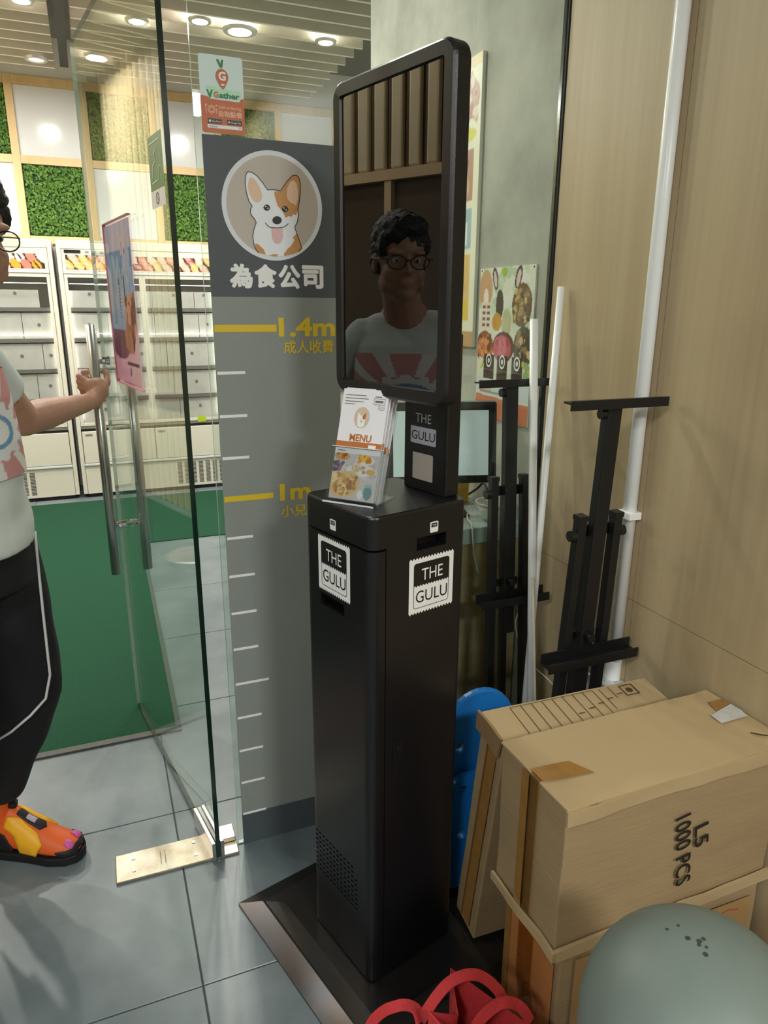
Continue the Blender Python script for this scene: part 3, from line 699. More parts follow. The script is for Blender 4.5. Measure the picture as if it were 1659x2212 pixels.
# round emblem with the dog
em = D(Fh).poly(circ(0.147, 1.659, 0.1135, n=64), 0.0004).obj('emblem', mat('emblem_white', (226, 230, 234), 0.5), hc)
def dq(x, y): return (0.147+(x-675)/385*0.1135, 1.659-(y-1317-(x-675)*0.07)/422*0.1135)
def dl(L): return [dq(*p) for p in L]
D(Fh).poly(circ(0.147, 1.659, 0.1035, n=64), 0.0008).obj('emblem_ground', mat('emblem_beige', (196, 186, 176), 0.5), em)
outline = [(490, 1055), (474, 1085), (469, 1140), (476, 1210), (492, 1275), (515, 1312), (501, 1335), (499, 1362), (512, 1390), (530, 1412), (540, 1438), (520, 1490), (509, 1545), (515, 1605), (530, 1645), (548, 1672), (600, 1692), (640, 1700), (690, 1706), (750, 1704), (820, 1690), (860, 1672), (888, 1648), (872, 1590), (852, 1530), (836, 1480), (858, 1440), (868, 1390), (864, 1345), (876, 1290), (888, 1210), (889, 1140), (878, 1095), (860, 1078), (828, 1084), (785, 1128), (755, 1170), (735, 1197), (680, 1188), (635, 1190), (600, 1135), (560, 1085), (520, 1057)]
D(Fh).poly(dl(outline), 0.0012).obj('dog_body', mat('dog_white', (240, 242, 246), 0.5), em)
orange = mat('dog_orange', (205, 148, 88), 0.5)
o1 = D(Fh).poly(dl([(688, 1203), (735, 1197), (755, 1170), (785, 1128), (828, 1084), (860, 1078), (878, 1095), (889, 1140), (888, 1210), (876, 1290), (862, 1345), (852, 1385), (828, 1378), (815, 1398), (790, 1392), (768, 1405), (748, 1358), (708, 1310), (695, 1260), (686, 1225)]), 0.0016)
o1.poly(dl([(524, 1598), (548, 1605), (565, 1622), (590, 1648), (605, 1688), (548, 1672), (530, 1645)]), 0.0016)
o1.poly(dl([(850, 1530), (872, 1590), (888, 1648), (860, 1672), (820, 1690), (750, 1704), (745, 1690), (775, 1650), (800, 1630), (832, 1585), (820, 1560), (838, 1545)]), 0.0016).poly(dl([(630, 1698), (660, 1688), (700, 1690), (690, 1706)]), 0.0016)
o1.obj('dog_patch', orange, em)
D(Fh).poly(dl([(488, 1165), (500, 1110), (520, 1094), (548, 1120), (578, 1172), (592, 1225), (584, 1268), (552, 1286), (525, 1270), (500, 1220)]), 0.002).obj('dog_ear', mat('dog_peach', (236, 200, 170), 0.5), em); D(Fh).poly(dl([(781, 1235), (788, 1175), (812, 1130), (838, 1117), (860, 1140), (870, 1200), (868, 1260), (852, 1312), (815, 1292), (790, 1268)]), 0.002).obj('dog_ear', mat('dog_peach', (236, 200, 170), 0.5), em)
D(Fh).poly(dl([(655, 1483), (740, 1484), (741, 1560), (722, 1598), (698, 1608), (672, 1596), (656, 1560)]), 0.002).obj('dog_tongue', mat('dog_pink', (232, 188, 190), 0.5), em)
k = D(Fh); k.stroke(dl(outline[:16]), 0.0016, 0.0022); k.stroke(dl(outline[21:]+[outline[0]]), 0.0016, 0.0022)
k.poly([dq(625+24*math.cos(t), 1325+24*math.sin(t)) for t in np.linspace(0, 6.28, 20)[:-1]], 0.0022).poly([dq(765+24*math.cos(t), 1338+24*math.sin(t)) for t in np.linspace(0, 6.28, 20)[:-1]], 0.0022)
k.poly([dq(700+36*math.cos(t), 1423+31*math.sin(t)) for t in np.linspace(0, 6.28, 24)[:-1]], 0.0022).stroke(dl([(608, 1440), (625, 1462), (645, 1477), (700, 1483), (752, 1477), (772, 1464), (787, 1450)]), 0.0014, 0.0024)
k.stroke(dl([(598, 1322), (606, 1330)]), 0.0012, 0.0022).stroke(dl([(784, 1338), (796, 1343)]), 0.0012, 0.0022)
k.obj('dog_line', INK, em)
k = D(Fh)
for x, y in ((617, 1316), (634, 1330), (757, 1330), (773, 1344)): k.poly([dq(x+6*math.cos(t), y+5*math.sin(t)) for t in np.linspace(0, 6.28, 10)[:-1]], 0.0026)
k.obj('dog_glint', PW, em)

# self ordering sticker
vg = empty('ordering_sticker', (0.2605, GY-0.0066, 1.799), label='orange and pale blue self ordering sticker above the height chart', cat='sticker')
Fv = Fr((0, 0, 0), (1, 0, 0), (0, 0, 1)); W_, H_ = 0.0905, 0.1465
Mor = mat('sticker_orange', (206, 116, 80), 0.5); Mpb = mat('sticker_pale', (222, 242, 240), 0.5); Mgr = mat('sticker_leaf', (64, 140, 90), 0.5); Mpe = mat('sticker_peach', (244, 190, 160), 0.5); Mmint = mat('sticker_mint', (196, 240, 206), 0.5)
B().prism(rrect(0, 0, W_, H_, 0.005), Fv, 0.0, 0.0006).obj('sticker_sheet', Mpb, vg)
_rr = [p for p in rrect(0, 0, W_, 0.08, 0.005) if p[1] < 0.03]
D(Fv).poly(_rr[6:]+_rr[:6]+[(W_, 0.07), (0.084, 0.069), (0.08, 0.063), (0.02, 0.0645), (0.014, 0.0685), (0, 0.07)], 0.001).obj('sticker_half', Mor, vg)
def vp(x, y): return ((x-20)/1030*W_, H_-(y-170-(x-20)*0.135)/1870*H_)
d = D(Fv); d.poly([vp(x, y) for x, y in ((190, 1150), (200, 1205), (250, 1215), (320, 1195), (380, 1215), (940, 1280), (965, 1250), (985, 1190), (960, 1110), (480, 1010), (320, 950), (150, 940))], 0.0012); d.obj('title_halo', Mmint, vg)
d = D(Fv); d.poly([vp(x, y) for x, y in ((430, 330), (485, 325), (530, 430), (550, 345), (600, 350), (570, 530), (510, 525))], 0.0014); d.obj('leaf_mark', Mgr, vg); d = D(Fv); d.text('V', 0.0125, 0.0655, 0.0265, 0.0815, 0.0016, 0.05); d.text('ather', 0.0385, 0.0675, 0.0815, 0.0785, 0.0016, 0.04); d.obj('green_print', Mgr, vg)
dp = [(0.0465+0.0132*math.cos(R(a)), 0.1075+0.0145*math.sin(R(a))) for a in range(-20, 201, 10)]+[(0.0415, 0.089), (0.0475, 0.0835), (0.0525, 0.089)]
d = D(Fv); d.poly(dp, 0.0014); d.text('G', 0.0275, 0.067, 0.0375, 0.079, 0.0016, 0.05); d.obj('orange_print', Mor, vg)
d = D(Fv); d.text('G', 0.0395, 0.1, 0.0545, 0.117, 0.0018, 0.04); d.poly(circ(0.0475, 0.0925, 0.004, 0.0018, 14), 0.0018); d.obj('white_print', PW, vg)
d = D(Fv); d.text('Self-ordering', 0.0365, 0.0455, 0.084, 0.0535, 0.0014, 0.02)
d.text('自助點餐', 0.0365, 0.0325, 0.0855, 0.0435, 0.0014, fat=0.0005)
d.ring(circ(0.0215, 0.0445, 0.008, 0.008, 24), circ(0.0215, 0.0445, 0.0066, 0.0066, 24), 0.0014); d.ring(circ(0.0215, 0.0445, 0.0054, 0.0054, 24), circ(0.0215, 0.0445, 0.0036, 0.0036, 24), 0.0014)
d.rect(0.0095, 0.0365, 0.0111, 0.05, 0.0014).rect(0.0083, 0.048, 0.0123, 0.054, 0.0014).rect(0.0313, 0.0365, 0.0329, 0.05, 0.0014).poly(circ(0.0321, 0.051, 0.002, 0.0034, 12), 0.0014); d.obj('peach_print', Mpe, vg)
D(Fv).rect(0.0125, 0.0185, 0.0415, 0.0275, 0.0014).obj('badge', INK, vg); D(Fv).rect(0.053, 0.0185, 0.084, 0.0275, 0.0014).obj('badge', INK, vg)
d = D(Fv); d.poly(rrect(0.0115, 0.0095, 0.084, 0.016, 0.001), 0.0014); d.text('App Store', 0.021, 0.02, 0.0395, 0.0245, 0.0018); d.text('Google Play', 0.0615, 0.02, 0.082, 0.0245, 0.0018); d.poly(circ(0.017, 0.0227, 0.0022, 0.0026, 14), 0.0018); d.poly([(0.0555, 0.0205), (0.0598, 0.023), (0.0555, 0.0255)], 0.0018); d.obj('badge_print', PW, vg)
d = D(Fv); d.text('VGather', 0.0145, 0.011, 0.033, 0.0145, 0.0018); d.ring(circ(0.0792, 0.0132, 0.002, 0.002, 14), circ(0.0792, 0.0132, 0.0014, 0.0014, 14), 0.0018); d.obj('search_print', mat('print_grey', (96, 96, 96), 0.5), vg)

# ================================================================== kiosk
ki = empty('ordering_kiosk', (0.427, 1.117, 0), R(15.3), label='tall black self service kiosk with upright screen and stamp logos', cat='kiosk')
M_kb = mat('kiosk_black', (19, 18, 21), 0.33, spec=0.5, bump=(600, 0.06))
M_kbase = mat('kiosk_base_steel', (58, 60, 64), 0.26, metal=0.75, var=(9, 0.3), rgb2=(70, 62, 54))
KW, KD, KH = 0.237, 0.232, 1.089
x0, x1, y0, y1 = -0.122, 0.357, -0.165, 0.397
def rect_ring(i, z): return [(x0+i, y0+i, z), (x1-i, y0+i, z), (x1-i, y1-i, z), (x0+i, y1-i, z)]
B().rings([rect_ring(0.0, 0.0005), rect_ring(0.0, 0.006), rect_ring(0.045, 0.022), rect_ring(0.05, 0.022), rect_ring(0.085, 0.027)]).obj('base_plate', M_kbase, ki)
FZ = Fr((0, 0, 0), (1, 0, 0), (0, 1, 0))
full = rrect(0, 0, KW, KD, 0.021, 7)
def inset(poly, t):
    cx, cy = KW/2, KD/2
    return [(cx+(x-cx)*(1-t/(KW/2)), cy+(y-cy)*(1-t/(KD/2))) for x, y in poly]
bk = B()
bk.rings([[(x, y, z) for x, y in inset(full, t)] for z, t in ((1.0256, 0.0), (1.0835, 0.0), (1.0868, 0.0012), (1.0885, 0.004))])
rear = [(0.0345, 0)]+[p for p in rrect(0, 0, KW, KD, 0.021, 7) if p[0] > 0.1]+[(0.0345, KD)]
lid = bk.obj('top_cover', M_kb, ki)
body = B().rings([[(x, y, z) for x, y in rear] for z in (0.0312, 1.0255)]).obj('cabinet', M_kb, ki)
for o in (lid, body): cut(o, B().box(0.106, 0.18, -0.02, 0.03, 1.0065, 1.0315))
front = [(0.0325, KD)]+[p for p in rrect(0, 0, KW, KD, 0.021, 7) if p[0] < 0.1]+[(0.0325, 0)]
fd = B().rings([[(x, y, z) for x, y in front] for z in (0.0325, 1.0215)]).obj('front_door', M_kb, ki)
cb = B(); cb.box(-0.02, 0.028, 0.088, 0.172, 0.868, 0.893)
for r_ in range(9):
    for q in range(12):
        y = 0.216-0.0142*q; z = 0.293-0.0125*r_
        if y-0.011 > 0.053-0.004*r_ and z < 0.312-0.0*q: cb.box(-0.02, 0.02, y-0.010, y, z-0.0042, z, Matrix.Translation((0, y, z)) @ Matrix.Rotation(R(-14), 4, 'X') @ Matrix.Translation((0, -y, -z)))
cut(fd, cb)
B().box(0.029, 0.032, 0.03, 0.225, 0.15, 0.92).obj('door_liner', M_black, ki)
B().box(0.107, 0.179, 0.031, 0.034, 1.007, 1.031).obj('slot_liner', M_black, ki)
lk = B().prism(rrect(0.054, 0.545, 0.080, 0.612, 0.003), Fr((0, 0, 0), (1, 0, 0), (0, 0, 1)), 0.0002, 0.0025).obj('lock_plate', M_kb, ki, bevel=0.0008)
B().cyl((0.067, -0.0026, 0.595), (0.067, -0.0045, 0.595), 0.006, n=18).obj('key_barrel', M_kbase, lk)

def zig(x0, x1, y, n, a):
    st = (x1-x0)/n; pts = []
    for i in range(n): pts += [(x0+st*i, y-a), (x0+st*(i+0.5), y+a)]
    return pts+[(x1, y-a)]
def stamp(fr, W, H):
    bot = zig(0, W, 0, 15, -0.0022); top = zig(0, W, H, 15, 0.0022)
    st = D(fr).poly(bot+top[::-1], 0.0003).obj('logo_stamp', PW, ki)
    a, b_, c_, e_ = W*0.10, W*0.90, H*0.085, H*0.915
    o_ = rrect(a, c_, b_, e_, 0.006, 5); i_ = rrect(a+0.0012, c_+0.0012, b_-0.0012, e_-0.0012, 0.005, 5)
    k_ = D(fr); k_.ring(o_, i_, 0.0006)
    half = H*0.50; zz = zig(a, b_, half, 13, 0.0018)
    k_.poly(zz+[p for p in o_ if p[1] > half+0.004], 0.0008)
    k_.text('GULU', a+0.006, H*0.185, b_-0.004, H*0.405, 0.0008); k_.obj('black_print', INK, st)
    w2 = D(fr); w2.text('THE', W*0.27, H*0.585, W*0.745, H*0.80, 0.0012); w2.obj('lettering', PW, st)
FL = Fr((0, 0, 0), (0, -1, 0), (0, 0, 1)); FRt = Fr((0, 0, 0), (1, 0, 0), (0, 0, 1))
stamp(Fr((0, 0.178, 0.9025), (0, -1, 0), (0, 0, 1)), 0.111, 0.1125)
stamp(Fr((0.0885, 0, 0.879), (1, 0, 0), (0, 0, 1)), 0.1125, 0.1115)
for fr in (Fr((0, 0.134, 1.036), (0, -1, 0), (0, 0, 1)), Fr((0.138, 0, 1.036), (1, 0, 0), (0, 0, 1))):
    bd = D(fr).poly(rrect(0, 0, 0.0205, 0.0215, 0.003), 0.0003).obj('badge', PW, ki)
    D(fr).poly(rrect(0.003, 0.0105, 0.0175, 0.0188, 0.001), 0.0006).obj('badge_print', INK, bd)
    D(fr).text('THE', 0.0055, 0.0128, 0.015, 0.0168, 0.0009).obj('lettering', PW, bd)
# post
po = B().box(0.2, 0.2345, 0.028, 0.158, 1.0886, 1.40).obj('post', M_kb, ki, bevel=0.003)
B().box(0.1995, 0.2005, 0.0325, 0.0365, 1.10, 1.285).obj('post_groove', M_black, ki)
Fp = Fr((0.1998, 0.137, 1.1845), (0, -1, 0), (0, 0, 1)); Mgl = mat('logo_grey', (172, 174, 182), 0.5)
q = D(Fp).poly(rrect(0, 0, 0.078, 0.034, 0.003), 0.0003); q.poly(zig(0, 0.078, 0.034, 14, 0.0012)+[(0.078, 0.033), (0, 0.033)], 0.00032); ls = q.obj('logo_plate', Mgl, ki)
D(Fp).text('THE', 0.0155, 0.0435, 0.0625, 0.061, 0.0005).obj('lettering', mat('lettering_grey', (196, 196, 200), 0.5), ls)
D(Fp).text('GULU', 0.004, 0.0085, 0.075, 0.026, 0.0007).obj('dark_lettering', INK, ls)
Fq = Fr((0.1998, 0.129, 1.1115), (0, -1, 0), (0, 0, 1))
qc = D(Fq).poly(rrect(0, 0, 0.0625, 0.0545, 0.003), 0.0003).obj('plain_card', mat('card_taupe', (176, 166, 158), 0.5), ki)
# screen head
ya, yz, za, zz_ = -0.0745, 0.2605, 1.283, 1.8385
def hr(i, x, r): return [(x, y, z) for y, z in rrect(ya+i, za+i, yz-i, zz_-i, max(r-i, 0.001), 7)]
head = B().rings([hr(0.006, 0.138, 0.03), hr(0.0, 0.132, 0.03), hr(0.0, 0.106, 0.03), hr(0.0015, 0.1025, 0.03), hr(0.005, 0.1, 0.03), hr(0.0245, 0.1, 0.03), hr(0.0262, 0.1052, 0.0275)]).obj('screen_housing', M_kb, ki)
M_scr = bpy.data.materials.new('screen_glass'); M_scr.use_nodes = True; nt = M_scr.node_tree; pb_ = nt.nodes['Principled BSDF']
pb_.inputs['Base Color'].default_value = lin((7, 7, 8)); pb_.inputs['Roughness'].default_value = 0.0; pb_.inputs['Specular IOR Level'].default_value = 1.0; pb_.inputs['IOR'].default_value = 1.56
D(Fr((0.1048, yz-0.0265, za+0.0265), (0, -1, 0), (0, 0, 1))).rect(0, 0, yz-ya-0.053, zz_-za-0.053).obj('screen', M_scr, ki)
B().box(0.1385, 0.1995, 0.035, 0.151, 1.30, 1.52).obj('screen_mount', M_kb, ki, bevel=0.004)
B().box(0.1, 0.106, -0.035, -0.02, 1.30, 1.302).obj('scanner_window', M_black, head) if False else None

# ================================================================== leaflet holder and menus on the kiosk
def k2w(x, y, z):
    c, s = math.cos(R(15.3)), math.sin(R(15.3)); return Vector((0.427+c*x-s*y, 1.117+s*x+c*y, z))
o_ = k2w(0.007, 0.150, 1.0888); ang = math.atan2(-0.9, 0.43)+R(15.3)
MH = Matrix.Translation(o_) @ Matrix.Rotation(ang, 4, 'Z')         # local x along the front, y backwards (away from the reader), z up
TI = 18
MTl = Matrix.Rotation(R(-TI), 4, 'X')
lh = empty('leaflet_holder', o_, ang, label='clear acrylic leaflet holder standing on the kiosk top', cat='leaflet holder')
M_acr = glass('clear_acrylic', (246, 248, 248), 1.45, base=0.015)
M_aed = mat('acrylic_edge', (222, 226, 232), 0.15)
B().box(-0.003, 0.105, -0.006, -0.004, 0.004, 0.105, MTl).obj('front_pocket', M_acr, lh)
B().box(-0.003, 0.105, 0.031, 0.033, 0.004, 0.2, MTl).obj('back_plate', M_acr, lh)
for x in (-0.005, 0.103): B().box(x, x+0.002, -0.006, 0.033, 0.004, 0.105, MTl).obj('side_plate', M_acr, lh)
B().box(-0.005, 0.105, -0.0065, -0.0035, 0.105, 0.1065, MTl).obj('front_rim', M_aed, lh)
B().box(-0.005, 0.105, -0.012, 0.075, 0.0003, 0.003).obj('foot_plate', M_acr, lh)
B().box(-0.005, 0.105, -0.0135, -0.012, 0.0003, 0.0035).obj('foot_rim', M_aed, lh)
B().rings([[(0.035, 0.074, 0.003), (0.07, 0.074, 0.003), (0.06, 0.062, 0.105), (0.045, 0.062, 0.105)], [(0.035, 0.076, 0.003), (0.07, 0.076, 0.003), (0.06, 0.064, 0.105), (0.045, 0.064, 0.105)]]).obj('rear_strut', M_acr, lh)
M_pap = mat('leaflet_paper', (236, 234, 238), 0.5)
Mbr = mat('print_brown', (190, 112, 52), 0.5)
ords = ['front menu leaflet in the holder, with food photo and brown band', 'second menu leaflet from the front in the acrylic holder', 'third menu leaflet from the front in the acrylic holder', 'fourth menu leaflet from the front in the acrylic holder', 'fifth menu leaflet from the front in the acrylic holder', 'rearmost menu leaflet in the acrylic holder, leaning on its back']
for i in range(6):
    e = empty('menu_leaflet', o_, ang, label=ords[i], cat='leaflet', group='menu leaflets in the kiosk holder')
    yy = -0.0025+0.0058*i; zo = (0, .003, 0, -.002, .001, -.003)[i]; xo = (0, .0008, -.0006, .0012, 0.0016, .001)[i]
    M1 = MTl @ Matrix.Translation((0.001+xo, yy, 0.006+zo)) @ Matrix.Rotation(R((0, .4, -.3, .5, .2, .8)[i]), 4, 'Y')
    B().box(0, 0.098, 0, 0.0028, 0, 0.212, M1).obj('folded_sheet', M_pap, e)
    fo = M1 @ Vector((0, 0, 0)); fr = Fr(fo, (M1.to_3x3() @ Vector((1, 0, 0))), (M1.to_3x3() @ Vector((0, 0, 1))))
    dn = D(fr); dn.rect(0, 0.098, 0.098, 0.111, 0.0003); dn.text('MENU', 0.027, 0.112, 0.074, 0.126, 0.0003, 0.03); dn.obj('menu_title', Mbr, e)
    if i == 0:
        c = Canvas(70, 68, (206, 198, 200)); c.asp = 1.0
        c.rough(0, .55, 1, .8, 30, [(214, 208, 212), (196, 186, 190)], .06, .14)
        c.ell(.18, .93, .17, .09, (206, 160, 112)); c.rough(.06, .9, .3, .99, 22, [(190, 120, 50), (222, 160, 80), (150, 84, 40)], .02, .05)
        c.ell(.7, .88, .2, .1, (236, 228, 226)); c.rough(.56, .86, .8, .98, 30, [(226, 160, 40), (206, 130, 30), (240, 190, 80)], .03, .06)
        c.ell(.62, .66, .3, .13, (232, 226, 228)); c.rough(.45, .62, .7, .74, 26, [(206, 186, 150), (226, 206, 170), (190, 150, 100)], .03, .06); c.ell(.84, .64, .1, .06, (222, 176, 90))
        c.rough(.0, .62, .25, .8, 20, [(130, 110, 140), (170, 130, 120), (96, 90, 110)], .03, .07)
        c.ell(.3, .33, .36, .28, (222, 190, 140), .4); c.rough(.06, .12, .56, .52, 70, [(226, 190, 130), (196, 150, 90), (240, 214, 160), (210, 170, 110), (170, 120, 80)], .03, .09)
        c.ell(.84, .2, .09, .16, (112, 150, 156)); c.ell(.84, .34, .085, .04, (150, 190, 192)); c.ell(.68, .14, .06, .1, (236, 234, 232))
        c.obj('food_picture', fr, 0.098, 0.088, PRINT, e, hgt=0.0003)
        g_ = D(fr).poly(circ(0.047, 0.158, 0.0165, 0.0205, 30), 0.0003).obj('emblem', mat('leaflet_beige', (214, 190, 168), 0.5), e)
        D(fr).poly([(0.04, 0.142), (0.038, 0.155), (0.0385, 0.168), (0.044, 0.162), (0.0495, 0.162), (0.055, 0.168), (0.0555, 0.155), (0.054, 0.142), (0.047, 0.1385)], 0.0005).obj('dog_print', PW, g_)
        D(fr).poly([(0.0485, 0.161), (0.0495, 0.162), (0.055, 0.168), (0.0555, 0.155), (0.05, 0.155)], 0.0007).obj('dog_patch', Mbr, g_)
        k = D(fr)
        for zz2, l in ((0.2, 0.045), (0.194, 0.05), (0.188, 0.04), (0.183, 0.022)): k.stroke([(0.006, zz2), (0.006+l, zz2)], 0.0014, 0.0004)
        k.ring([(0.068, 0.184), (0.092, 0.184), (0.092, 0.196), (0.068, 0.196)], [(0.0688, 0.1848), (0.0912, 0.1848), (0.0912, 0.1952), (0.0688, 0.1952)], 0.0004)
        k.stroke([(0.071, 0.19), (0.088, 0.19)], 0.004, 0.0004); k.stroke([(0.07, 0.199), (0.084, 0.199)], 0.0016, 0.0004)
        for q in range(3): k.stroke([(0.078+0.003*t, 0.181-0.003*q+0.0007*math.sin(t*1.6)) for t in range(6)], 0.0006, 0.0004)
        k.poly(circ(0.0447, 0.1535, 0.0008, n=8), 0.0009).poly(circ(0.0505, 0.1535, 0.0008, n=8), 0.0009).poly(circ(0.0475, 0.15, 0.0012, n=8), 0.0009)
        k.stroke([(0.006, 0.093), (0.022, 0.093)], 0.0016, 0.0004); tag(k.obj('small_print', mat('print_soft', (110, 104, 104), 0.5), e), kind='stuff')
        D(fr).rect(0.07, 0.101, 0.086, 0.107, 0.0006).obj('band_tag', PW, e)

# ================================================================== conduit, easels, tubes by the wood wall
M_pvc = mat('white_pvc', (248, 249, 248), 0.3)
cd = empty('wall_conduit', (1.139, 1.272, 0), label='white plastic conduit running up the wood wall to the ceiling', cat='pipe')
p = B().cyl((0, 0, 0.56), (0, 0, 2.75), 0.0155, n=24).obj('conduit', M_pvc, cd)
for q in p.data.polygons: q.use_smooth = len(q.vertices) == 4
p = B().cyl((0, 0, 0.5505), (0, 0, 0.60), 0.0185, n=24).obj('coupler', M_pvc, cd)
B().box(-0.020, 0.0155, -0.024, 0.022, 0.972, 0.99).obj('clip', M_pvc, cd, bevel=0.002)
B().tube([(0.0185*math.cos(R(20)*t), 0.0185*math.sin(R(20)*t), 0.622) for t in range(18)], 0.002, 6, closed=True).obj('cable_tie', M_black, cd)
jb = empty('junction_box', (1.128, 1.262, 0.49), label='crumpled silver wrapped junction box under the conduit', cat='junction box')
b = B(); b.box(-0.035, 0.026, -0.05, 0.05, 0, 0.06); bmesh.ops.subdivide_edges(b.bm, edges=b.bm.edges[:], cuts=7, use_grid_fill=True)
for v in b.bm.verts: v.co += Vector((mnoise.noise(v.co*40), mnoise.noise(v.co*40+Vector((5, 5, 5))), mnoise.noise(v.co*40+Vector((9, 1, 3)))))*0.006
b.obj('foil_wrap', mat('foil', (206, 210, 212), 0.25, metal=0.5), jb, smooth=False)
cable('drop_cable', [(1.11, 1.31, 0.53), (1.10, 1.36, 0.50), (1.08, 1.40, 0.42), (1.085, 1.405, 0.2), (1.09, 1.41, 0.006)], 0.0035, mat('grey_cable', (150, 152, 152), 0.4), 'grey cable hanging from the junction box to the floor')
cable('wall_wire', [(1.12, 1.66, 0.60), (1.095, 1.655, 0.53), (1.115, 1.6, 0.44), (1.145, 1.53, 0.40), (1.147, 1.44, 0.37), (1.145, 1.34, 0.345)], 0.002, M_wcab, 'thin white wire sagging along the foot of the wood wall')

M_eas = mat('easel_black', (20, 20, 22), 0.42)
def easel(loc, lean, w_, label):
    """folded tripod easel; local x across, z along the mast, leaning about its foot"""
    e = empty('display_easel', loc, 0, label=label, cat='easel', group='folded black easels by the wood wall'); e.rotation_euler = (lean, 0, 0)
    B().box(-0.018, 0.018, -0.012, 0.012, 0.56, 1.262).obj('mast', M_eas, e, bevel=0.002)
    tb_ = B(); tb_.box(-w_/2, w_/2, -0.024, 0.0, 1.262, 1.266).box(-w_/2, w_/2, -0.028, -0.0242, 1.25, 1.27); tb_.obj('top_clamp', M_eas, e)
    B().cyl((-0.017, 0, 1.235), (-0.03, 0, 1.235), 0.011, n=14).obj('clamp_knob', M_eas, e)
    tr = B(); tr.box(-w_/2, w_/2, -0.045, -0.014, 0.664, 0.668).box(-w_/2, w_/2, -0.049, -0.0455, 0.655, 0.678); tr.box(-w_/2, w_/2, -0.0165, -0.0135, 0.6685, 0.69); tr.obj('tray', M_eas, e)
    B().cyl((0.0, -0.0125, 0.715), (0.0, -0.03, 0.715), 0.011, n=14).obj('tray_knob', M_eas, e)
    for s in (-1, 1):
        lg = B().box(s*0.062-0.0105, s*0.062+0.0105, -0.0115, 0.0115, 0.002, 1.0, Matrix.Rotation(R(-s*0.8), 4, 'Y')).obj('leg', M_eas, e, bevel=0.0015)
        B().box(s*0.048-0.012, s*0.048+0.012, -0.0125, 0.0125, 1.0005, 1.012).obj('leg_cap', M_eas, lg)
        B().cyl((s*0.0585, 0, 0.965), (s*0.073, 0, 0.965), 0.0125, n=14).obj('hinge_knob', M_eas, lg)
    B().box(-0.04, 0.04, 0.0125, 0.02, 0.955, 0.982).obj('cross_bar', M_eas, e)
    B().box(-0.04, 0.04, 0.0125, 0.02, 0.695, 0.715).obj('lower_cross_bar', M_eas, e)
    B().box(-0.009, 0.009, 0.014, 0.03, 0.002, 0.95).obj('rear_leg', M_eas, e)
    return e
easel((1.008, 1.268, 0.0), math.atan2(0.058, 1.25), 0.25, 'black folded display easel in front of the white conduit')
easel((1.02, 1.545, 0.0), -math.atan2(0.09, 1.26), 0.217, 'black folded display easel beside the glass, behind the white tubes')

def rod(name, p0, p1, r, m, label, cat='tube', ri=None):
    b = B(); p0, p1 = Vector(p0), Vector(p1)
    d = (p1-p0).normalized(); a = d.orthogonal().normalized(); c = d.cross(a)
    pr = [(p0, r), (p1, r)] + ([(p1, ri), (p0, ri)] if ri else [])
    b.rings([[q+(a*math.cos(R(18)*t)+c*math.sin(R(18)*t))*rr for t in range(20)] for q, rr in pr], cap=not ri, closed=bool(ri))
    o = b.obj(name, m); 
    for q in o.data.polygons: q.use_smooth = True
    return tag(o, label, cat, 'white tubes leaning in the corner')
rod('plastic_tube', (1.040, 1.435, 0.012), (1.062, 1.606, 1.42), 0.0108, M_pvc, 'thicker white plastic tube leaning on the easel bar', ri=0.009)
rod('plastic_tube', (1.012, 1.470, 0.012), (1.136, 1.603, 1.50), 0.0095, M_pvc, 'taller white plastic tube leaning against the wood wall', ri=0.008)
rod('curtain_rod', (1.040, 1.395, 0.006), (1.041, 1.503, 0.75), 0.0035, mat('cream_rod', (222, 210, 190), 0.4), 'thin cream rod standing beside the white tubes', 'rod')

# ================================================================== cardboard boxes
M_card = mat('kraft_card', (164, 139, 102), 0.72, var=(5, 0.08), bump=(40, 0.1), stretch=(0.5, 0.5, 3))
M_card2 = mat('kraft_card_fold', (180, 155, 116), 0.75)
M_cin = mat('kraft_inside', (142, 112, 76), 0.8)
M_tape = mat('packing_tape', (166, 122, 66), 0.14, spec=0.6, var=(30, 0.12))
M_clear = glass('clear_tape', (240, 232, 214), 1.4, base=0.02)
def crumple(b, amp, f=9.0, seed=0.0):
    for v in b.bm.verts:
        q = v.co*f+Vector((seed, seed*2, seed*3)); v.co += Vector((mnoise.noise(q), mnoise.noise(q+Vector((7, 3, 1))), mnoise.noise(q+Vector((2, 9, 5)))))*amp
def card_body(w_, d_, h_, amp, seed, cuts=9):
    b = B(); b.box(0, w_, 0, d_, 0, h_); bmesh.ops.subdivide_edges(b.bm, edges=b.bm.edges[:], cuts=cuts, use_grid_fill=True); crumple(b, amp, 7.0, seed); return b

ub = empty('carton', (0.645, 0.792, 0.357), R(0.4), label='large upper cardboard carton printed 1000 PCS, topmost of the pile', cat='box')
UW, UD, UH = 0.502, 0.196, 0.300
card_body(UW, UD, UH, 0.0026, 1.0, 14).obj('box_body', M_card, ub, bevel=0.003)
def lid_flap(y0_, y1_, seed, z):
    b = B(); b.box(-0.003, UW+0.003, y0_, y1_, z, z+0.0042); bmesh.ops.subdivide_edges(b.bm, edges=b.bm.edges[:], cuts=8, use_grid_fill=True); crumple(b, 0.0022, 10, seed); return b
lid_flap(-0.006, UD+0.003, 3.0, UH+0.003).obj('top_flap', M_card2, ub, bevel=0.0015)
lp = B(); lp.box(-0.004, UW+0.004, -0.0095, -0.0045, UH-0.022, UH+0.006); bmesh.ops.subdivide_edges(lp.bm, edges=lp.bm.edges[:], cuts=8, use_grid_fill=True); crumple(lp, 0.0042, 12, 2.0); lp.obj('folded_lip', M_card2, ub)
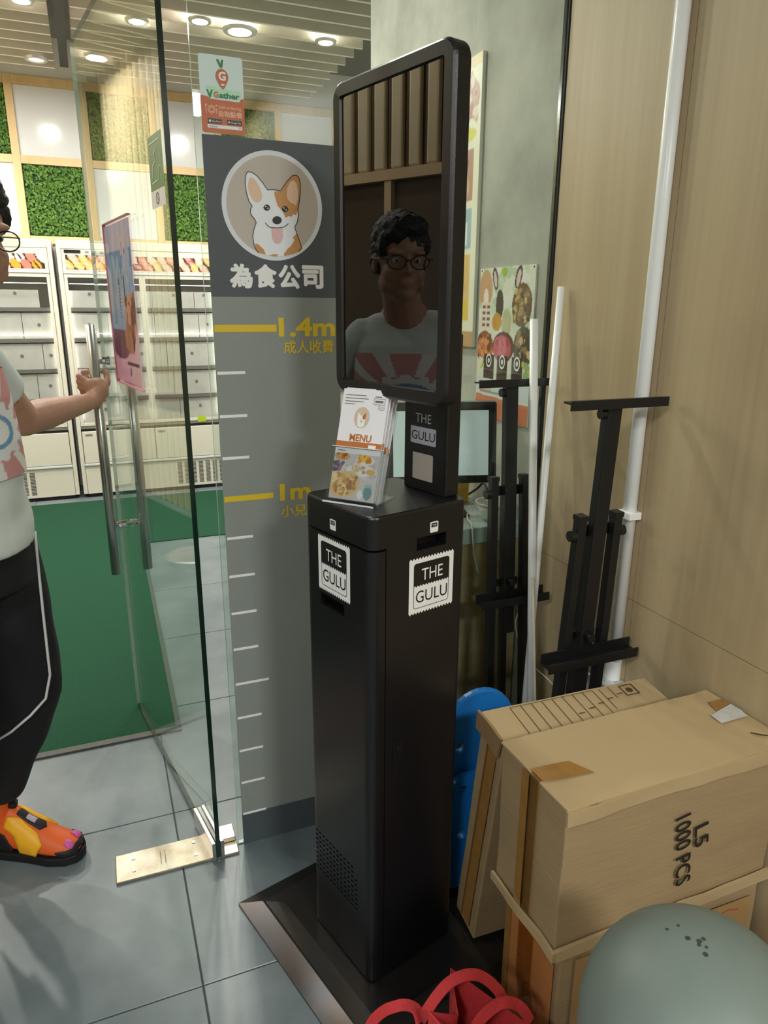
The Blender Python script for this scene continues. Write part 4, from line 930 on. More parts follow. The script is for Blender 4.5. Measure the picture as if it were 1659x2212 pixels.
lp = B(); lp.box(-0.004, UW+0.004, -0.0115, -0.0045, -0.002, 0.02); bmesh.ops.subdivide_edges(lp.bm, edges=lp.bm.edges[:], cuts=8, use_grid_fill=True); crumple(lp, 0.0042, 12, 5.0); lp.obj('bottom_lip', M_card2, ub)
lp = B(); lp.box(-0.0105, -0.0045, -0.008, UD+0.003, -0.003, 0.016); bmesh.ops.subdivide_edges(lp.bm, edges=lp.bm.edges[:], cuts=8, use_grid_fill=True); crumple(lp, 0.0042, 12, 6.0); lp.obj('bottom_lip', M_card2, ub)
# tape over the short end and onto the lid
def strip(pts, wv, m, name, par): return B().ribbon(pts, wv, 0.0006).obj(name, m, par)
strip([(-0.0055, 0.112, 0.0), (-0.0055, 0.112, 0.15), (-0.0058, 0.112, UH+0.004)], (0, 0.022, 0), M_tape, 'brown_tape', ub)
strip([(-0.006, 0.088, 0.02), (-0.006, 0.087, 0.16), (-0.0068, 0.086, UH+0.006), (0.0, 0.086, UH+0.0085), (0.045, 0.086, UH+0.0092)], (0, 0.028, 0), M_clear, 'clear_tape', ub)
D(Fr((0, 0, UH+0.0098), (1, 0, 0), (0, 1, 0))).poly([(0.0, 0.070), (0.03, 0.064), (0.099, 0.057), (0.086, 0.082), (0.077, 0.101), (0.03, 0.105), (0.0, 0.106)], 0.0).obj('brown_tape', M_tape, ub)
D(Fr((0, 0, UH+0.0099), (1, 0, 0), (0, 1, 0))).poly([(0.431, 0.117), (0.47, 0.127), (0.503, 0.134), (0.504, 0.108), (0.498, 0.088), (0.428, 0.088)], 0.0002).obj('white_label', mat('torn_label', (214, 212, 206), 0.35, var=(40, 0.15)), ub)
D(Fr((0, 0, UH+0.0096), (1, 0, 0), (0, 1, 0))).poly([(0.466, 0.157), (0.503, 0.156), (0.503, 0.136), (0.455, 0.125)], 0.0).obj('brown_tape', M_tape, ub)
D(Fr((0, 0, UH+0.0099), (1, 0, 0), (0, 1, 0))).stroke([(0.455, 0.043), (0.468, 0.030), (0.478, 0.024)], 0.004, 0.0).obj('pen_mark', INK, ub)
Fu = Fr((0.0, -0.0042, 0.180), (0.15, 0, -1), (1, 0, 0.15))     # lettering turned to read downwards
q = D(Fu); q.text('1000 PCS', 0.0, 0.240, 0.160, 0.276, 0.0012, 0.016); q.text('L5', 0.040, 0.284, 0.090, 0.318, 0.0012, 0.016); q.obj('lettering', INK, ub)

lb = empty('carton', (0.672, 0.806, 0.0), R(-1.0), label='lower cardboard carton with faded orange print, carrying the big one', cat='box')
card_body(0.47, 0.176, 0.352, 0.003, 4.0).obj('box_body', M_card, lb, bevel=0.003)
Mop = mat('orange_print_panel', (196, 128, 70), 0.6, var=(9, 0.12)); Mrd = mat('print_red', (178, 78, 48), 0.6)
B().box(-0.0048, -0.0036, 0.012, 0.158, 0.03, 0.30).obj('orange_panel', Mop, lb)
B().box(0.03, 0.45, -0.0052, -0.004, 0.03, 0.315).obj('orange_panel', mat('faded_panel', (172, 134, 86), 0.65, var=(8, 0.1)), lb)
Fl = Fr((-0.0052, 0.15, 0.03), (0, -1, 0), (0, 0, 1))
q = D(Fl); q.ring(circ(0.075, 0.12, 0.026, 0.034, 26), circ(0.075, 0.12, 0.022, 0.03, 26), 0.0); q.stroke([(0.063, 0.115), (0.075, 0.135), (0.088, 0.112), (0.07, 0.105)], 0.003, 0.0)
for k in range(5): q.stroke([(0.02, 0.24-0.026*k), (0.032, 0.236-0.026*k), (0.022, 0.228-0.026*k)], 0.003, 0.0)
q.obj('red_emblem', Mrd, lb)
Ff = Fr((0.03, -0.0056, 0.03), (1, 0, 0), (0, 0, 1))
q = D(Ff); q.ring(circ(0.06, 0.2, 0.028, 0.036, 26), circ(0.06, 0.2, 0.024, 0.032, 26), 0.0); q.stroke([(0.30, 0.27), (0.33, 0.262), (0.36, 0.27), (0.39, 0.262)], 0.003, 0.0); q.stroke([(0.31, 0.21), (0.38, 0.2)], 0.003, 0.0); q.obj('red_emblem', Mrd, lb)
strip([(-0.0062, 0.165, 0.35), (-0.0062, 0.165, 0.18), (-0.0062, 0.165, 0.02)], (0, 0.02, 0), M_tape, 'brown_tape', lb)
strip([(-0.008, 0.10, 0.30), (-0.011, 0.095, 0.18), (-0.008, 0.06, 0.03)], (0, 0.05, 0), M_clear, 'loose_clear_tape', lb)

# rear carton leaning on the pile
bb_ = empty('carton', (0.688, 1.135, 0.034), label='tall cardboard carton with ruled label lines leaning behind the pile', cat='box')
bb_.rotation_euler = (R(8.6), 0, R(-1.5))
card_body(0.415, 0.092, 0.582, 0.003, 8.0).obj('box_body', M_card, bb_, bevel=0.003)
b = B(); b.box(-0.004, 0.418, -0.003, 0.0955, 0.5855, 0.589); bmesh.ops.subdivide_edges(b.bm, edges=b.bm.edges[:], cuts=7, use_grid_fill=True); crumple(b, 0.002, 10, 9.0); b.obj('top_flap', M_card2, bb_)
b = B(); b.box(-0.010, -0.0045, 0.004, 0.10, 0.547, 0.594); bmesh.ops.subdivide_edges(b.bm, edges=b.bm.edges[:], cuts=6, use_grid_fill=True); crumple(b, 0.003, 14, 11.0); b.obj('torn_flap', M_cin, bb_)
strip([(-0.0050, 0.032, 0.575), (-0.0052, 0.034, 0.3), (-0.0052, 0.036, 0.02)], (0, 0.034, 0), M_tape, 'brown_tape', bb_)
strip([(-0.0058, 0.05, 0.57), (-0.0058, 0.052, 0.3), (-0.0058, 0.055, 0.02)], (0, 0.006, 0), mat('tape_fold', (120, 82, 40), 0.2), 'tape_edge', bb_)
q = D(Fr((0.0, 0.0, 0.5912), (1, 0, 0), (0, 1, 0)))
for k in range(9): q.stroke([(0.06+0.026*k, 0.006), (0.06+0.026*k, 0.088)], 0.0016)
q.stroke([(0.06, 0.088), (0.268, 0.088)], 0.0016); q.stroke([(0.285, 0.02), (0.285, 0.088)], 0.0016); q.stroke([(0.31, 0.05), (0.31, 0.088)], 0.0016)
q.ring([(0.335, 0.05), (0.37, 0.05), (0.37, 0.085), (0.335, 0.085)], [(0.338, 0.053), (0.367, 0.053), (0.367, 0.082), (0.338, 0.082)]); q.poly(circ(0.3525, 0.067, 0.008, n=14))
for k in range(5): q.stroke([(0.195+0.03*k, 0.03+0.008*k), (0.21+0.03*k, 0.03+0.008*k)], 0.003)
q.obj('ruled_print', mat('print_umber', (84, 62, 40), 0.6), bb_)

# ================================================================== blue plastic chair between kiosk and cartons
M_blue = mat('blue_plastic', (24, 112, 190), 0.35)
bc = empty('child_chair', (0.765, 1.272, 0.034), R(-4), label='blue moulded plastic chair with round holes, wedged beside the kiosk', cat='chair')
def plate(pts, y0_, y1_, tilt, holes):
    fr = Fr((0, 0, 0), (1, 0, 0), (0, 0, 1)); b = B(); b.prism(pts, fr, -y1_, -y0_); return b
top = [(-0.085, 0.30), (0.085, 0.30)] + [(0.085*math.cos(R(a)), 0.47+0.085*math.sin(R(a))*1.05) for a in range(0, 181, 12)]
o = plate(top, 0.0, 0.018, 0, 0).obj('backrest', M_blue, bc, bevel=0.006, seg=3)
cb = B(); cb.cyl((-0.052, -0.03, 0.415), (-0.052, 0.05, 0.415), 0.011, n=18); cb.cyl((0.052, -0.03, 0.415), (0.052, 0.05, 0.415), 0.011, n=18)
md = o.modifiers[0]; o.modifiers.remove(md); cut(o, cb); md = o.modifiers.new('bevel', 'BEVEL'); md.width = 0.004; md.segments = 2; md.limit_method = 'ANGLE'
B().prism([(-0.09, 0.05), (0.09, 0.05), (0.085, 0.345), (0.06, 0.362), (-0.06, 0.362), (-0.085, 0.345)], Fr((0, 0, 0), (1, 0, 0), (0, 0, 1)), 0.0185, 0.034).obj('lower_shell', M_blue, bc, bevel=0.006, seg=3)
cb2 = [ob for ob in bc.children if ob.name.startswith('lower_shell')][0]
cb = B(); [cb.cyl((x, -0.06, z), (x, 0.01, z), 0.0115, n=18) for x in (-0.056, 0.056) for z in (0.325, 0.2)]
cb2.modifiers.clear(); cut(cb2, cb)
for x in (-0.09, 0.076): B().box(x, x+0.014, -0.034, 0.05, 0.0, 0.36).obj('side_wing', M_blue, bc, bevel=0.004) if x > 0 else None
B().box(-0.09, 0.075, 0.0185, 0.05, 0.0, 0.05).obj('foot_bar', M_blue, bc, bevel=0.004)

# ================================================================== grey dome and red bag in front
dm = empty('dome_bin', (0.606, 0.468, 0.0), label='big smooth grey green dome with dark specks before the cartons', cat='bin')
M_dome = mat('grey_green_plastic', (116, 128, 122), 0.5, var=(5, 0.1))
RD, ZC = 0.139, 0.592
pr = [(RD*0.9, 0.0), (RD*0.93, 0.02), (RD, 0.45), (RD, ZC)]+[(RD*math.cos(R(a)), ZC+RD*math.sin(R(a))) for a in range(8, 86, 8)]+[(0.004, ZC+RD)]
B().rings([[(r*math.cos(R(7.5)*t), r*math.sin(R(7.5)*t), z) for t in range(48)] for r, z in pr]).obj('shell', M_dome, dm, smooth=True)
sp = B(); g = np.random.default_rng(4)
for az, el, r in ((140, 80, .0032), (170, 84, .0022), (150, 85, .003), (120, 87, .0026), (210, 82, .003), (110, 74, .0018), (125, 70, .0018), (200, 86, .0018)):
    d_ = Vector((math.cos(R(el))*math.cos(R(az)), math.cos(R(el))*math.sin(R(az)), math.sin(R(el)))); c_ = Vector((0, 0, ZC))+d_*RD
    sp.cyl(c_, c_+d_*0.0004, r, n=9)
tag(sp.obj('speck', mat('speck', (60, 60, 56), 0.7), dm), kind='stuff')

M_red = mat('red_nonwoven', (206, 52, 56), 0.75, var=(220, 0.12), bump=(500, 0.25))
rb = empty('shopping_bag', (0.519, 0.772, 0.0), R(-50), label='red nonwoven shopping bag standing at the kiosk foot', cat='bag')
BWd, BD, BH = 0.10, 0.056, 0.255
def bag_ring(z, s, t=0.0):
    top = z/BH; k = 1.0
    hx, hy = BWd*(1+0.02*top)-t, BD*(1.0-0.15*top)-t
    pts = [(-hx, -hy), (-hx*0.33, -hy*1.12), (hx*0.33, -hy*1.12), (hx, -hy), (hx-0.035*top, 0), (hx, hy), (hx*0.33, hy*1.1), (-hx*0.33, hy*1.1), (-hx, hy), (-hx+0.035*top, 0)]
    rise = [0.048, 0.01, -0.01, -0.02, -0.03, 0.0, 0.0, 0.02, 0.048, 0.01]
    return [(x, y, z+(rise[i]*top if top > 0.9 else 0)) for i, (x, y) in enumerate(pts)]
b = B(); b.rings([bag_ring(z, 1) for z in (0.001, 0.08, 0.16, 0.22, BH)] + [bag_ring(z, 1, 0.0018) for z in (BH, 0.22, 0.16, 0.08, 0.004)])
b.obj('bag_body', M_red, rb)
def hoop(xa, xb, y, h, lean, zb):
    P = []
    for k in range(17):
        a = math.pi*k/16; P.append((xa+(xb-xa)*(0.5-0.5*math.cos(a)), y+lean*math.sin(a), zb+h*math.sin(a)))
    return P
def strap(P, w_=0.024): return B().ribbon(P, [Vector((0, 0, 0)) + (Vector((0.0, 1, 0.25)).normalized()*w_) for _ in P], 0.0016)
BAGH = {'A': [(0.421, 0.851, 0.250), (0.417, 0.832, 0.285), (0.442, 0.836, 0.310), (0.468, 0.841, 0.322), (0.492, 0.839, 0.328), (0.512, 0.834, 0.328), (0.527, 0.827, 0.322), (0.540, 0.816, 0.312), (0.551, 0.806, 0.295), (0.561, 0.805, 0.260)], 'B': [(0.342, 0.910, 0.190), (0.355, 0.913, 0.205), (0.373, 0.909, 0.222), (0.389, 0.902, 0.232), (0.404, 0.895, 0.238), (0.414, 0.881, 0.246), (0.419, 0.865, 0.250), (0.420, 0.851, 0.235)], 'C': [(0.493, 0.794, 0.260), (0.505, 0.792, 0.280), (0.523, 0.792, 0.292), (0.540, 0.792, 0.297), (0.554, 0.789, 0.297), (0.569, 0.785, 0.290), (0.580, 0.776, 0.280), (0.591, 0.766, 0.255)]}
_bi = Matrix.Rotation(R(50), 4, 'Z') @ Matrix.Translation((-0.519, -0.772, 0))
for _k, _L in BAGH.items():
    _c = [_bi @ Vector(q) for q in _L]; _p = []; _w = []
    for i in range(len(_c)-1):
        a0, a1, a2, a3 = _c[max(i-1, 0)], _c[i], _c[i+1], _c[min(i+2, len(_c)-1)]
        for t in (0.0, 0.25, 0.5, 0.75): _p.append(0.5*((2*a1)+(a2-a0)*t+(2*a0-5*a1+4*a2-a3)*t*t+(3*a1-a0-3*a2+a3)*t**3))
    for i in range(len(_p)):
        t_ = (_p[min(i+1, len(_p)-1)]-_p[max(i-1, 0)]).normalized(); vw = (_bi @ Vector((0, 0, 1.446))-_p[i]).normalized()
        n_ = t_.cross(vw).normalized(); _w.append((n_*0.7+Vector((0, 0, -0.3))*(1 if n_.z < 0 else -1)*0 + n_.cross(t_)*0.45).normalized()*0.021)
    B().ribbon(_p, _w, 0.0016).obj('handle', M_red, rb, smooth=False)
sb = B(); sb.box(-0.07, 0.05, -0.03, 0.028, 0.006, 0.19); bmesh.ops.subdivide_edges(sb.bm, edges=sb.bm.edges[:], cuts=7, use_grid_fill=True); crumple(sb, 0.008, 16, 3.3)
tag(sb.obj('wrapped_packet', mat('crumpled_wrap', (176, 160, 158), 0.2, var=(20, 0.3))), 'crumpled pale wrapped packet inside the red bag', 'packet')
pk = bpy.data.objects['wrapped_packet']; pk.location = rb.location; pk.rotation_euler = rb.rotation_euler; pk.location.z = 0.002

# ================================================================== the person holding the door handle
FA = R(-38)                                     # the way the chest faces
PF = Vector((math.cos(FA), math.sin(FA), 0)); PL = Vector((-math.sin(FA), math.cos(FA), 0)); PC = Vector((-0.352, 1.815, 0))
def P(f, l, z): return PC + PF*f + PL*l + Vector((0, 0, z))
pe = empty('person', (PC.x, PC.y, 0), label='person in a white printed T-shirt and black trousers pulling the glass door handle', cat='person')
M_skin = mat('skin', (186, 140, 116), 0.5, var=(30, 0.06)); M_hair = mat('black_hair', (20, 18, 18), 0.45, bump=(120, 0.5))
M_shirt = mat('white_cotton', (214, 222, 220), 0.8, bump=(30, 0.12)); M_trs = mat('black_trousers', (17, 18, 22), 0.85, bump=(26, 0.25))
def loc(v): return Vector(v)-pe.location
def chain(b, pts, rad, n=16):
    for (p, q, r0, r1) in zip(pts, pts[1:], rad, rad[1:]): b.cyl(loc(p), loc(q), r0, r1, n)
    for p, r in zip(pts, rad): b.ellip(loc(p), (r, r, r), None, n, 10)

# --- bare body: head, neck, trunk, arms, hands as one skin
HC = Vector((-0.222, 1.738, 1.58)); HA = R(-50)
HM = Matrix.Rotation(HA, 3, 'Z') @ Matrix.Rotation(R(8), 3, 'Y')     # local x = face forward, y = left, z up
def hp(x, y, z): return HC + HM @ Vector((x, y, z))
b = B()
b.ellip(loc(hp(-0.012, 0, 0.03)), (0.096, 0.076, 0.092), HM, 28, 18)
b.ellip(loc(hp(0.018, 0, -0.03)), (0.068, 0.063, 0.088), HM, 24, 16)
b.ellip(loc(hp(0.048, 0, -0.085)), (0.034, 0.036, 0.028), HM)
for s in (-1, 1):
    b.ellip(loc(hp(0.045, s*0.036, -0.035)), (0.032, 0.028, 0.032), HM)          # cheek
    b.ellip(loc(hp(0.02, s*0.05, -0.06)), (0.045, 0.018, 0.03), HM)             # jaw
    b.ellip(loc(hp(-0.008, s*0.077, -0.008)), (0.018, 0.008, 0.031), HM)        # ear
    b.ellip(loc(hp(0.073, s*0.03, 0.028)), (0.014, 0.026, 0.009), HM)           # brow
    b.ellip(loc(hp(0.082, s*0.011, -0.026)), (0.011, 0.008, 0.008), HM)         # nostril
b.cyl(loc(hp(0.076, 0, 0.02)), loc(hp(0.094, 0, -0.02)), 0.008, 0.011, 12); b.ellip(loc(hp(0.093, 0, -0.021)), (0.013, 0.011, 0.01), HM)
b.ellip(loc(hp(0.078, 0, -0.052)), (0.012, 0.024, 0.006), HM); b.ellip(loc(hp(0.076, 0, -0.062)), (0.012, 0.02, 0.007), HM)
chain(b, [hp(-0.02, 0, -0.05), P(0.03, 0.0, 1.40)], [0.058, 0.064])
chain(b, [P(0, 0, 1.40), P(0.01, 0, 1.2), P(0, 0, 0.95)], [0.085, 0.10, 0.11])
LS, LE, LWr = P(0.0, 0.125, 1.345), Vector((-0.186, 2.07, 1.158)), Vector((-0.036, 2.315, 1.166))
chain(b, [P(0, 0.06, 1.355), LS, LS.lerp(LE, 0.5), LE, LE.lerp(LWr, 0.3), LE.lerp(LWr, 0.75), LWr], [0.048, 0.052, 0.05, 0.043, 0.044, 0.033, 0.028])
RS, RE, RW = P(-0.005, -0.165, 1.355), P(-0.03, -0.235, 1.07), P(0.12, -0.215, 0.86)
chain(b, [P(0, -0.06, 1.355), RS, RS.lerp(RE, 0.5), RE, RE.lerp(RW, 0.3), RE.lerp(RW, 0.75), RW], [0.048, 0.052, 0.05, 0.043, 0.043, 0.033, 0.027])
# left hand pressed on the bar (bar at .004, 2.405): palm on the near side, fingers round the left, thumb up on the right
BAR = Vector((0.0019, 2.3983, 0))
pal = [LWr, Vector((-0.008, 2.350, 1.172)), Vector((0.012, 2.364, 1.200)), Vector((0.006, 2.366, 1.216))]
chain(b, pal, [0.026, 0.027, 0.025, 0.021]); b.ellip(loc((-0.008, 2.362, 1.205)), (0.028, 0.016, 0.030)); b.ellip(loc((0.018, 2.362, 1.195)), (0.018, 0.016, 0.026))
def finger(pts, r): chain(b, [Vector(p) for p in pts], [r, r*0.98, r*0.9, r*0.78][:len(pts)], 10)
for k, (z0, zt, ext) in enumerate(((1.222, 1.252, 1.0), (1.208, 1.232, 1.05), (1.193, 1.212, 1.0), (1.179, 1.192, 0.82))):
    finger([(-0.016, 2.364, z0), (-0.016-0.030*ext, 2.378, (z0+zt)/2+0.004), (-0.014-0.028*ext, 2.408, zt), (-0.006-0.012*ext, 2.428, zt-0.001)], 0.0088 if k < 3 else 0.0078)
finger([(0.020, 2.360, 1.196), (0.036, 2.372, 1.222), (0.034, 2.388, 1.246), (0.028, 2.402, 1.258)], 0.0105)
# right hand hanging relaxed
chain(b, [RW, RW+PF*0.03+Vector((0, 0, -0.045)), RW+PF*0.045+Vector((0, 0, -0.08))], [0.026, 0.03, 0.027])
for k in range(4):
    o0 = RW+PF*0.045+Vector((0, 0, -0.082))+PL*0.018*(k-1.5)*0.9; L = (0.9, 1.0, 0.95, 0.75)[k]
    finger([o0, o0+PF*0.02*L+Vector((0, 0, -0.03*L)), o0+PF*0.02*L+Vector((0, 0, -0.058*L)), o0+PF*0.008+Vector((0, 0, -0.08*L))], 0.0085)
finger([RW+PF*0.02+PL*0.024+Vector((0, 0, -0.03)), RW+PF*0.04+PL*0.042+Vector((0, 0, -0.05)), RW+PF*0.055+PL*0.042+Vector((0, 0, -0.075))], 0.0095)
fuse('body', b, 0.0042, M_skin, pe, 4)

# --- hair
b = B(); b.ellip(loc(hp(-0.022, 0, 0.048)), (0.102, 0.086, 0.092), HM, 28, 18); b.ellip(loc(hp(0.035, 0.0, 0.096)), (0.055, 0.066, 0.034), HM)
for s in (-1, 1): b.ellip(loc(hp(-0.03, s*0.066, 0.006)), (0.042, 0.02, 0.05), HM); b.ellip(loc(hp(0.03, s*0.066, 0.045)), (0.028, 0.013, 0.03), HM)
b.ellip(loc(hp(-0.075, 0, -0.02)), (0.034, 0.06, 0.045), HM); b.ellip(loc(hp(0.062, 0.025, 0.078)), (0.025, 0.04, 0.018), HM)
fuse('hair', b, 0.005, M_hair, pe, 2, disp=lambda p: 0.006*mnoise.noise(p*45)+0.003*mnoise.noise(p*110))
# --- eyes and glasses
for s in (-1, 1):
    ey = B().ellip(loc(hp(0.068, s*0.03, 0.006)), (0.0115, 0.0125, 0.0085), HM, 16, 10).obj('eye', mat('eye_white', (226, 222, 216), 0.2), pe, smooth=True)
    B().ellip(loc(hp(0.0775, s*0.03, 0.005)), (0.003, 0.0055, 0.0055), HM, 14, 8).obj('iris', mat('iris_dark', (34, 22, 16), 0.15), ey, smooth=True)
gl = B()
for s in (-1, 1):
    gl.tube([loc(hp(0.098-0.004*abs(math.cos(R(15)*t)), s*0.034+0.027*math.cos(R(15)*t), 0.003+0.019*math.sin(R(15)*t))) for t in range(24)], 0.0016, 6, closed=True)
    gl.tube([loc(hp(0.094, s*0.061, 0.01)), loc(hp(0.07, s*0.078, 0.01)), loc(hp(0.0, s*0.086, 0.006)), loc(hp(-0.03, s*0.086, -0.012))], 0.0016, 6)
gl.tube([loc(hp(0.098, -0.008, 0.008)), loc(hp(0.101, 0, 0.01)), loc(hp(0.098, 0.008, 0.008))], 0.0016, 6)
go = gl.obj('spectacle_frame', mat('spectacle_black', (18, 16, 16), 0.3), pe)
for s in (-1, 1): 
    ln = B(); vs_ = [loc(hp(0.0955, s*0.034+0.026*math.cos(R(15)*t), 0.003+0.018*math.sin(R(15)*t))) for t in range(24)]; v2 = [v+(HM @ Vector((0.0008, 0, 0))) for v in vs_]
    ln.rings([vs_, v2]).obj('lens', glass('spectacle_lens', (244, 246, 246), 1.45), go)

# --- T-shirt
SH = [(0.90, 0.150, 0.178, 0.010), (0.96, 0.150, 0.176, 0.012), (1.05, 0.145, 0.165, 0.018), (1.15, 0.138, 0.162, 0.020), (1.25, 0.128, 0.160, 0.016), (1.33, 0.112, 0.158, 0.010), (1.385, 0.090, 0.150, 0.0), (1.42, 0.070, 0.095, -0.005)]
def shirt_ring(z, rf, rl, f0, n=40, grow=0.0):
    return [loc(P(f0+(rf+grow)*math.copysign(abs(math.cos(t))**0.85, math.cos(t)), (rl+grow)*math.copysign(abs(math.sin(t))**0.85, math.sin(t)), z)) for t in [2*math.pi*i/n for i in range(n)]]
b = B(); b.rings([shirt_ring(*r) for r in SH])
for S_, E_ in ((LS, LE), (RS, RE)):
    d_ = (E_-S_).normalized(); b.cyl(loc(S_-d_*0.03), loc(S_+d_*0.15), 0.068, 0.066, 24); b.ellip(loc(S_), (0.071, 0.071, 0.071), None, 20, 12); b.ellip(loc(S_.lerp(P(0, 0, 1.385), 0.5)), (0.085, 0.085, 0.07), None, 20, 12)
def wr(p):
    return 0.005*mnoise.noise(Vector((p.x*9, p.y*9, p.z*7)))+0.0045*math.sin(p.z*26+p.x*22+4*mnoise.noise(p*6))*max(0, min(1, (1.15-p.z)*4))
fuse('t_shirt', b, 0.006, M_shirt, pe, 3, disp=wr)
# printed panel on the chest: a pink burst, without any figure
c = Canvas(110, 90, (206, 150, 150)); 
ang_ = np.arctan2((c.v-0.45), (c.u-0.5)); rad = np.hypot(c.u-0.5, (c.v-0.45))
c.put((np.sin(ang_*11) > 0.35) & (rad > 0.26), (228, 226, 224)); c.put((rad < 0.26+0.03*np.sin(ang_*13)), (226, 228, 230))
c.put((rad < 0.17) & (rad > 0.13), (116, 158, 190)); c.ell(.82, .3, .07, .09, (120, 160, 190)); c.ell(.82, .3, .05, .065, (226, 230, 232)); c.ell(.2, .62, .06, .075, (120, 160, 190)); c.ell(.2, .62, .04, .055, (226, 230, 232))
zz = [r[0] for r in SH]
def surf(u, v):
    z = 1.075+0.235*v; t = (u-0.5)*R(150)
    rf = np.interp(z, zz, [r[1] for r in SH])+0.0075; rl = np.interp(z, zz, [r[2] for r in SH])+0.0075; f0 = np.interp(z, zz, [r[3] for r in SH])
    f = f0+rf*np.abs(np.cos(t))**0.85*np.sign(np.cos(t)); l = rl*np.abs(np.sin(t))**0.85*np.sign(np.sin(t))
    q = np.zeros(u.shape+(3,)); o = PC-pe.location
    q[..., 0] = o.x+PF.x*f+PL.x*l; q[..., 1] = o.y+PF.y*f+PL.y*l; q[..., 2] = z
    return q
c.obj('chest_print', None, 1, 1, vcol('cloth_print', 0.8, 0.2), pe, fn=surf)

# --- trousers, one skin with two legs
LH, RH = P(0.0, 0.092, 0.90), P(0.0, -0.092, 0.90)
LK, RK = P(0.03, 0.115, 0.50), P(0.02, -0.125, 0.50)
LA, RA = Vector((-0.340, 1.872, 0.232)), P(-0.14, -0.14, 0.175)
b = B(); b.rings([shirt_ring(z, rf, rl, 0.0) for z, rf, rl in ((0.80, 0.145, 0.185), (0.90, 0.145, 0.18), (0.985, 0.135, 0.165))])
chain(b, [LH, LH.lerp(LK, 0.45), LK, LK.lerp(LA, 0.5), LA], [0.118, 0.116, 0.102, 0.090, 0.063], 24)
chain(b, [RH, RH.lerp(RK, 0.45), RK, RK.lerp(RA, 0.5), RA], [0.118, 0.116, 0.102, 0.092, 0.068], 24)
fuse('trousers', b, 0.007, M_trs, pe, 3, disp=lambda p: 0.006*mnoise.noise(p*9)+0.004*math.sin(p.z*34+p.x*15)*max(0, min(1, (0.45-p.z)*3)))
M_pip = mat('white_piping', (206, 208, 208), 0.6)
def on_leg(H, K, A, t, a, k=1.05):
    c_ = H.lerp(K, t/0.5) if t < 0.5 else K.lerp(A, (t-0.5)/0.5)
    r_ = np.interp(t, [0, 0.22, 0.5, 0.75, 1], [0.122, 0.119, 0.106, 0.095, 0.07])
    d_ = Vector((math.cos(FA+a), math.sin(FA+a), 0)); return c_+d_*(r_*k)
for H_, K_, A_, sg in ((LH, LK, LA, 1), (RH, RK, RA, -1)):
    pts = [loc(on_leg(H_, K_, A_, t, sg*R(a))) for t, a in ((-0.02, 22), (0.06, 14), (0.14, 8), (0.24, 2), (0.34, -2), (0.44, -6), (0.52, -16), (0.58, -32), (0.64, -52), (0.68, -70))]
    B().tube(pts, 0.0035, 6).obj('piping', M_pip, pe, smooth=True)

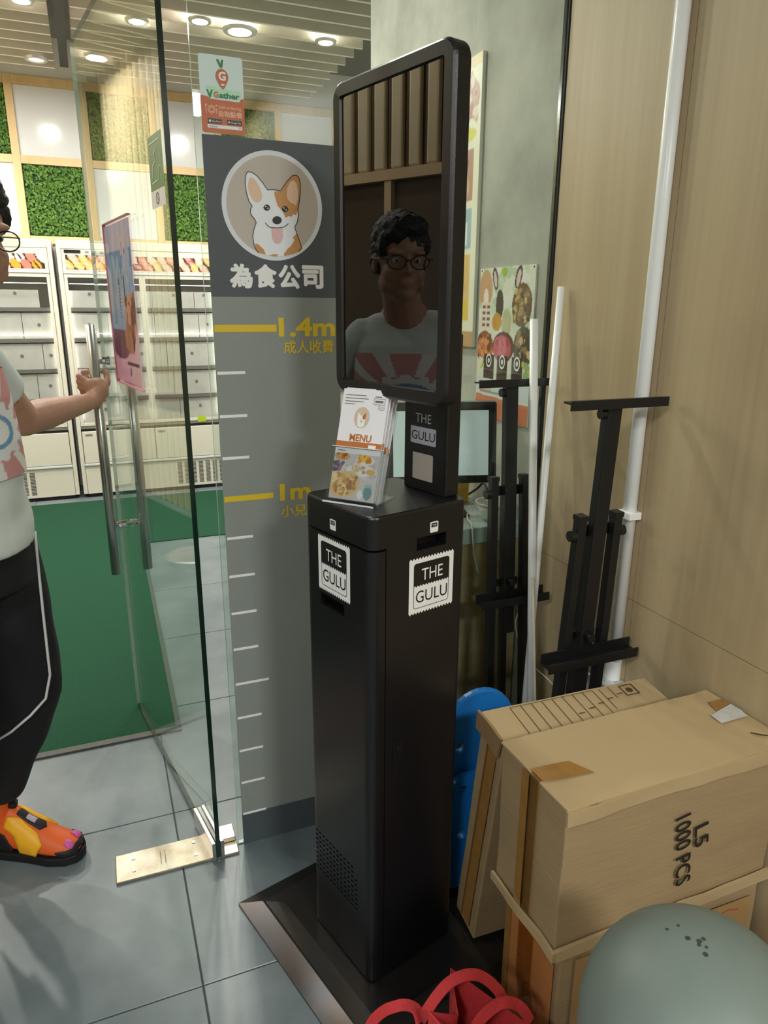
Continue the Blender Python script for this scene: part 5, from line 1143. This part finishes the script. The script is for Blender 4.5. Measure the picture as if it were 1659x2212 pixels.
# --- shoes
M_or = mat('shoe_orange', (222, 96, 34), 0.55); M_yl = mat('shoe_yellow', (240, 176, 30), 0.5); M_pk = mat('shoe_pink', (206, 84, 160), 0.5); M_bk = mat('shoe_black', (20, 18, 20), 0.6)
def shoe(heel, toe, name='shoe'):
    d_ = (toe-heel); L = d_.length; a = math.atan2(d_.y, d_.x); M4 = Matrix.Translation(loc(heel)) @ Matrix.Rotation(a, 4, 'Z')
    def q(x, y, z): return M4 @ Vector((x*L, y, z))
    prof = [(0.0, 0.028, 0.0), (0.05, 0.036, 0), (0.25, 0.038, 0), (0.5, 0.042, 0.004), (0.72, 0.05, 0.002), (0.88, 0.044, 0), (0.97, 0.028, 0), (1.0, 0.010, 0)]
    so = B(); so.rings([[q(x, -w_, 0.003 if i else 0.006), q(x, w_, 0.003 if i else 0.006), q(x, w_*1.03, 0.03), q(x, -w_*1.03, 0.03)] for i, (x, w_, o) in enumerate(prof)])
    sole = so.obj('shoe_sole', M_bk, pe, bevel=0.004)
    up = B(); hts = [(0.02, 0.032, 0.11), (0.08, 0.036, 0.15), (0.22, 0.037, 0.165), (0.36, 0.038, 0.148), (0.5, 0.041, 0.115), (0.66, 0.046, 0.090), (0.8, 0.046, 0.074), (0.92, 0.036, 0.060), (0.985, 0.018, 0.045)]
    up.rings([[q(x, w_*math.cos(t), 0.028+(h-0.028)*math.sin(t)**0.8) for t in [math.pi*k/14 for k in range(15)]] for x, w_, h in hts])
    u = up.obj('shoe_upper', M_or, pe, smooth=True); md = u.modifiers.new('sub', 'SUBSURF'); md.levels = 1; md.render_levels = 1
    def surf_pt(x, s, off=0.003):
        w_ = np.interp(x, [h[0] for h in hts], [h[1] for h in hts]); h_ = np.interp(x, [h[0] for h in hts], [h[2] for h in hts])
        t = s*math.pi; return q(x, (w_+off)*math.cos(t), 0.028+(h_-0.028+off)*max(0, math.sin(t))**0.8)
    def patch(poly, m, nm, par, off=0.0035, th=0.004):
        n = len(poly); pb = B(); lo = []; hi = []
        cx = sum(p[0] for p in poly)/n; cs = sum(p[1] for p in poly)/n
        rings_ = [[surf_pt(cx+(x-cx)*k, cs+(s-cs)*k, off+th*(1-k**4)) for x, s in poly] for k in (1.0, 0.9, 0.6, 0.3)]
        pb.rings([[surf_pt(x, s, -0.002) for x, s in poly]]+rings_); return pb.obj(nm, m, par, smooth=True)
    # s: 0 = left side of the foot, 1 = right side, .5 = ridge
    def dens(L_):
        out = []
        for p0, p1 in zip(L_, L_[1:]+L_[:1]):
            for k in range(4): out.append((p0[0]+(p1[0]-p0[0])*k/4, p0[1]+(p1[1]-p0[1])*k/4))
        return out
    for mir in (0, 1):
        f = (lambda L_: dens([(x, 1-s) for x, s in L_])) if mir else dens
        patch(f([(0.33, 0.70), (0.45, 0.62), (0.62, 0.68), (0.68, 0.82), (0.62, 0.985), (0.45, 0.985), (0.40, 0.86), (0.30, 0.82)]), M_yl, 'yellow_overlay', u, 0.004, 0.007)
        patch(f([(0.86, 0.60), (0.93, 0.58), (0.965, 0.72), (0.93, 0.80), (0.87, 0.74)]), M_pk, 'pink_patch', u, 0.003, 0.003)
        patch(f([(0.16, 0.86), (0.30, 0.88), (0.38, 0.985), (0.14, 0.985)]), M_bk, 'dark_insert', u, 0.002, 0.002)
        patch(f([(0.0, 0.90), (0.10, 0.90), (0.14, 0.99), (0.0, 0.99)]), M_pk, 'heel_patch', u, 0.003, 0.004)
        patch(f([(0.80, 0.90), (0.90, 0.84), (0.98, 0.74), (0.985, 0.97), (0.86, 0.985)]), M_bk, 'toe_guard', u, 0.003, 0.003)
    patch(dens([(0.40, 0.40), (0.62, 0.38), (0.66, 0.5), (0.62, 0.62), (0.40, 0.60)]), M_bk, 'tongue_panel', u, 0.002, 0.002)
    patch(dens([(0.48, 0.44), (0.56, 0.44), (0.56, 0.56), (0.48, 0.56)]), mat('tongue_badge', (176, 166, 180), 0.4), 'tongue_badge', u, 0.005, 0.001)
    patch(dens([(0.97, 0.2), (1.0, 0.5), (0.97, 0.8), (0.94, 0.82), (0.955, 0.5), (0.94, 0.18)]), M_bk, 'toe_rim', u, 0.003, 0.003)
    c0 = surf_pt(0.34, 0.5, 0.002); c1 = surf_pt(0.355, 0.5, 0.018); B().cyl(c0, c1, 0.013, 0.012, 20).obj('dial', M_bk, u)
    cl = B(); cl.cyl(q(0.17, 0, 0.09), q(0.15, 0, 0.205), 0.043, 0.052, 24); cl.obj('ankle_collar', M_or, u, smooth=False)
shoe(Vector((-0.405, 1.912, 0.0)), Vector((-0.155, 1.785, 0.0)))
rh = P(-0.19, -0.13, 0); shoe(rh, rh+PF*0.255-PL*0.03)
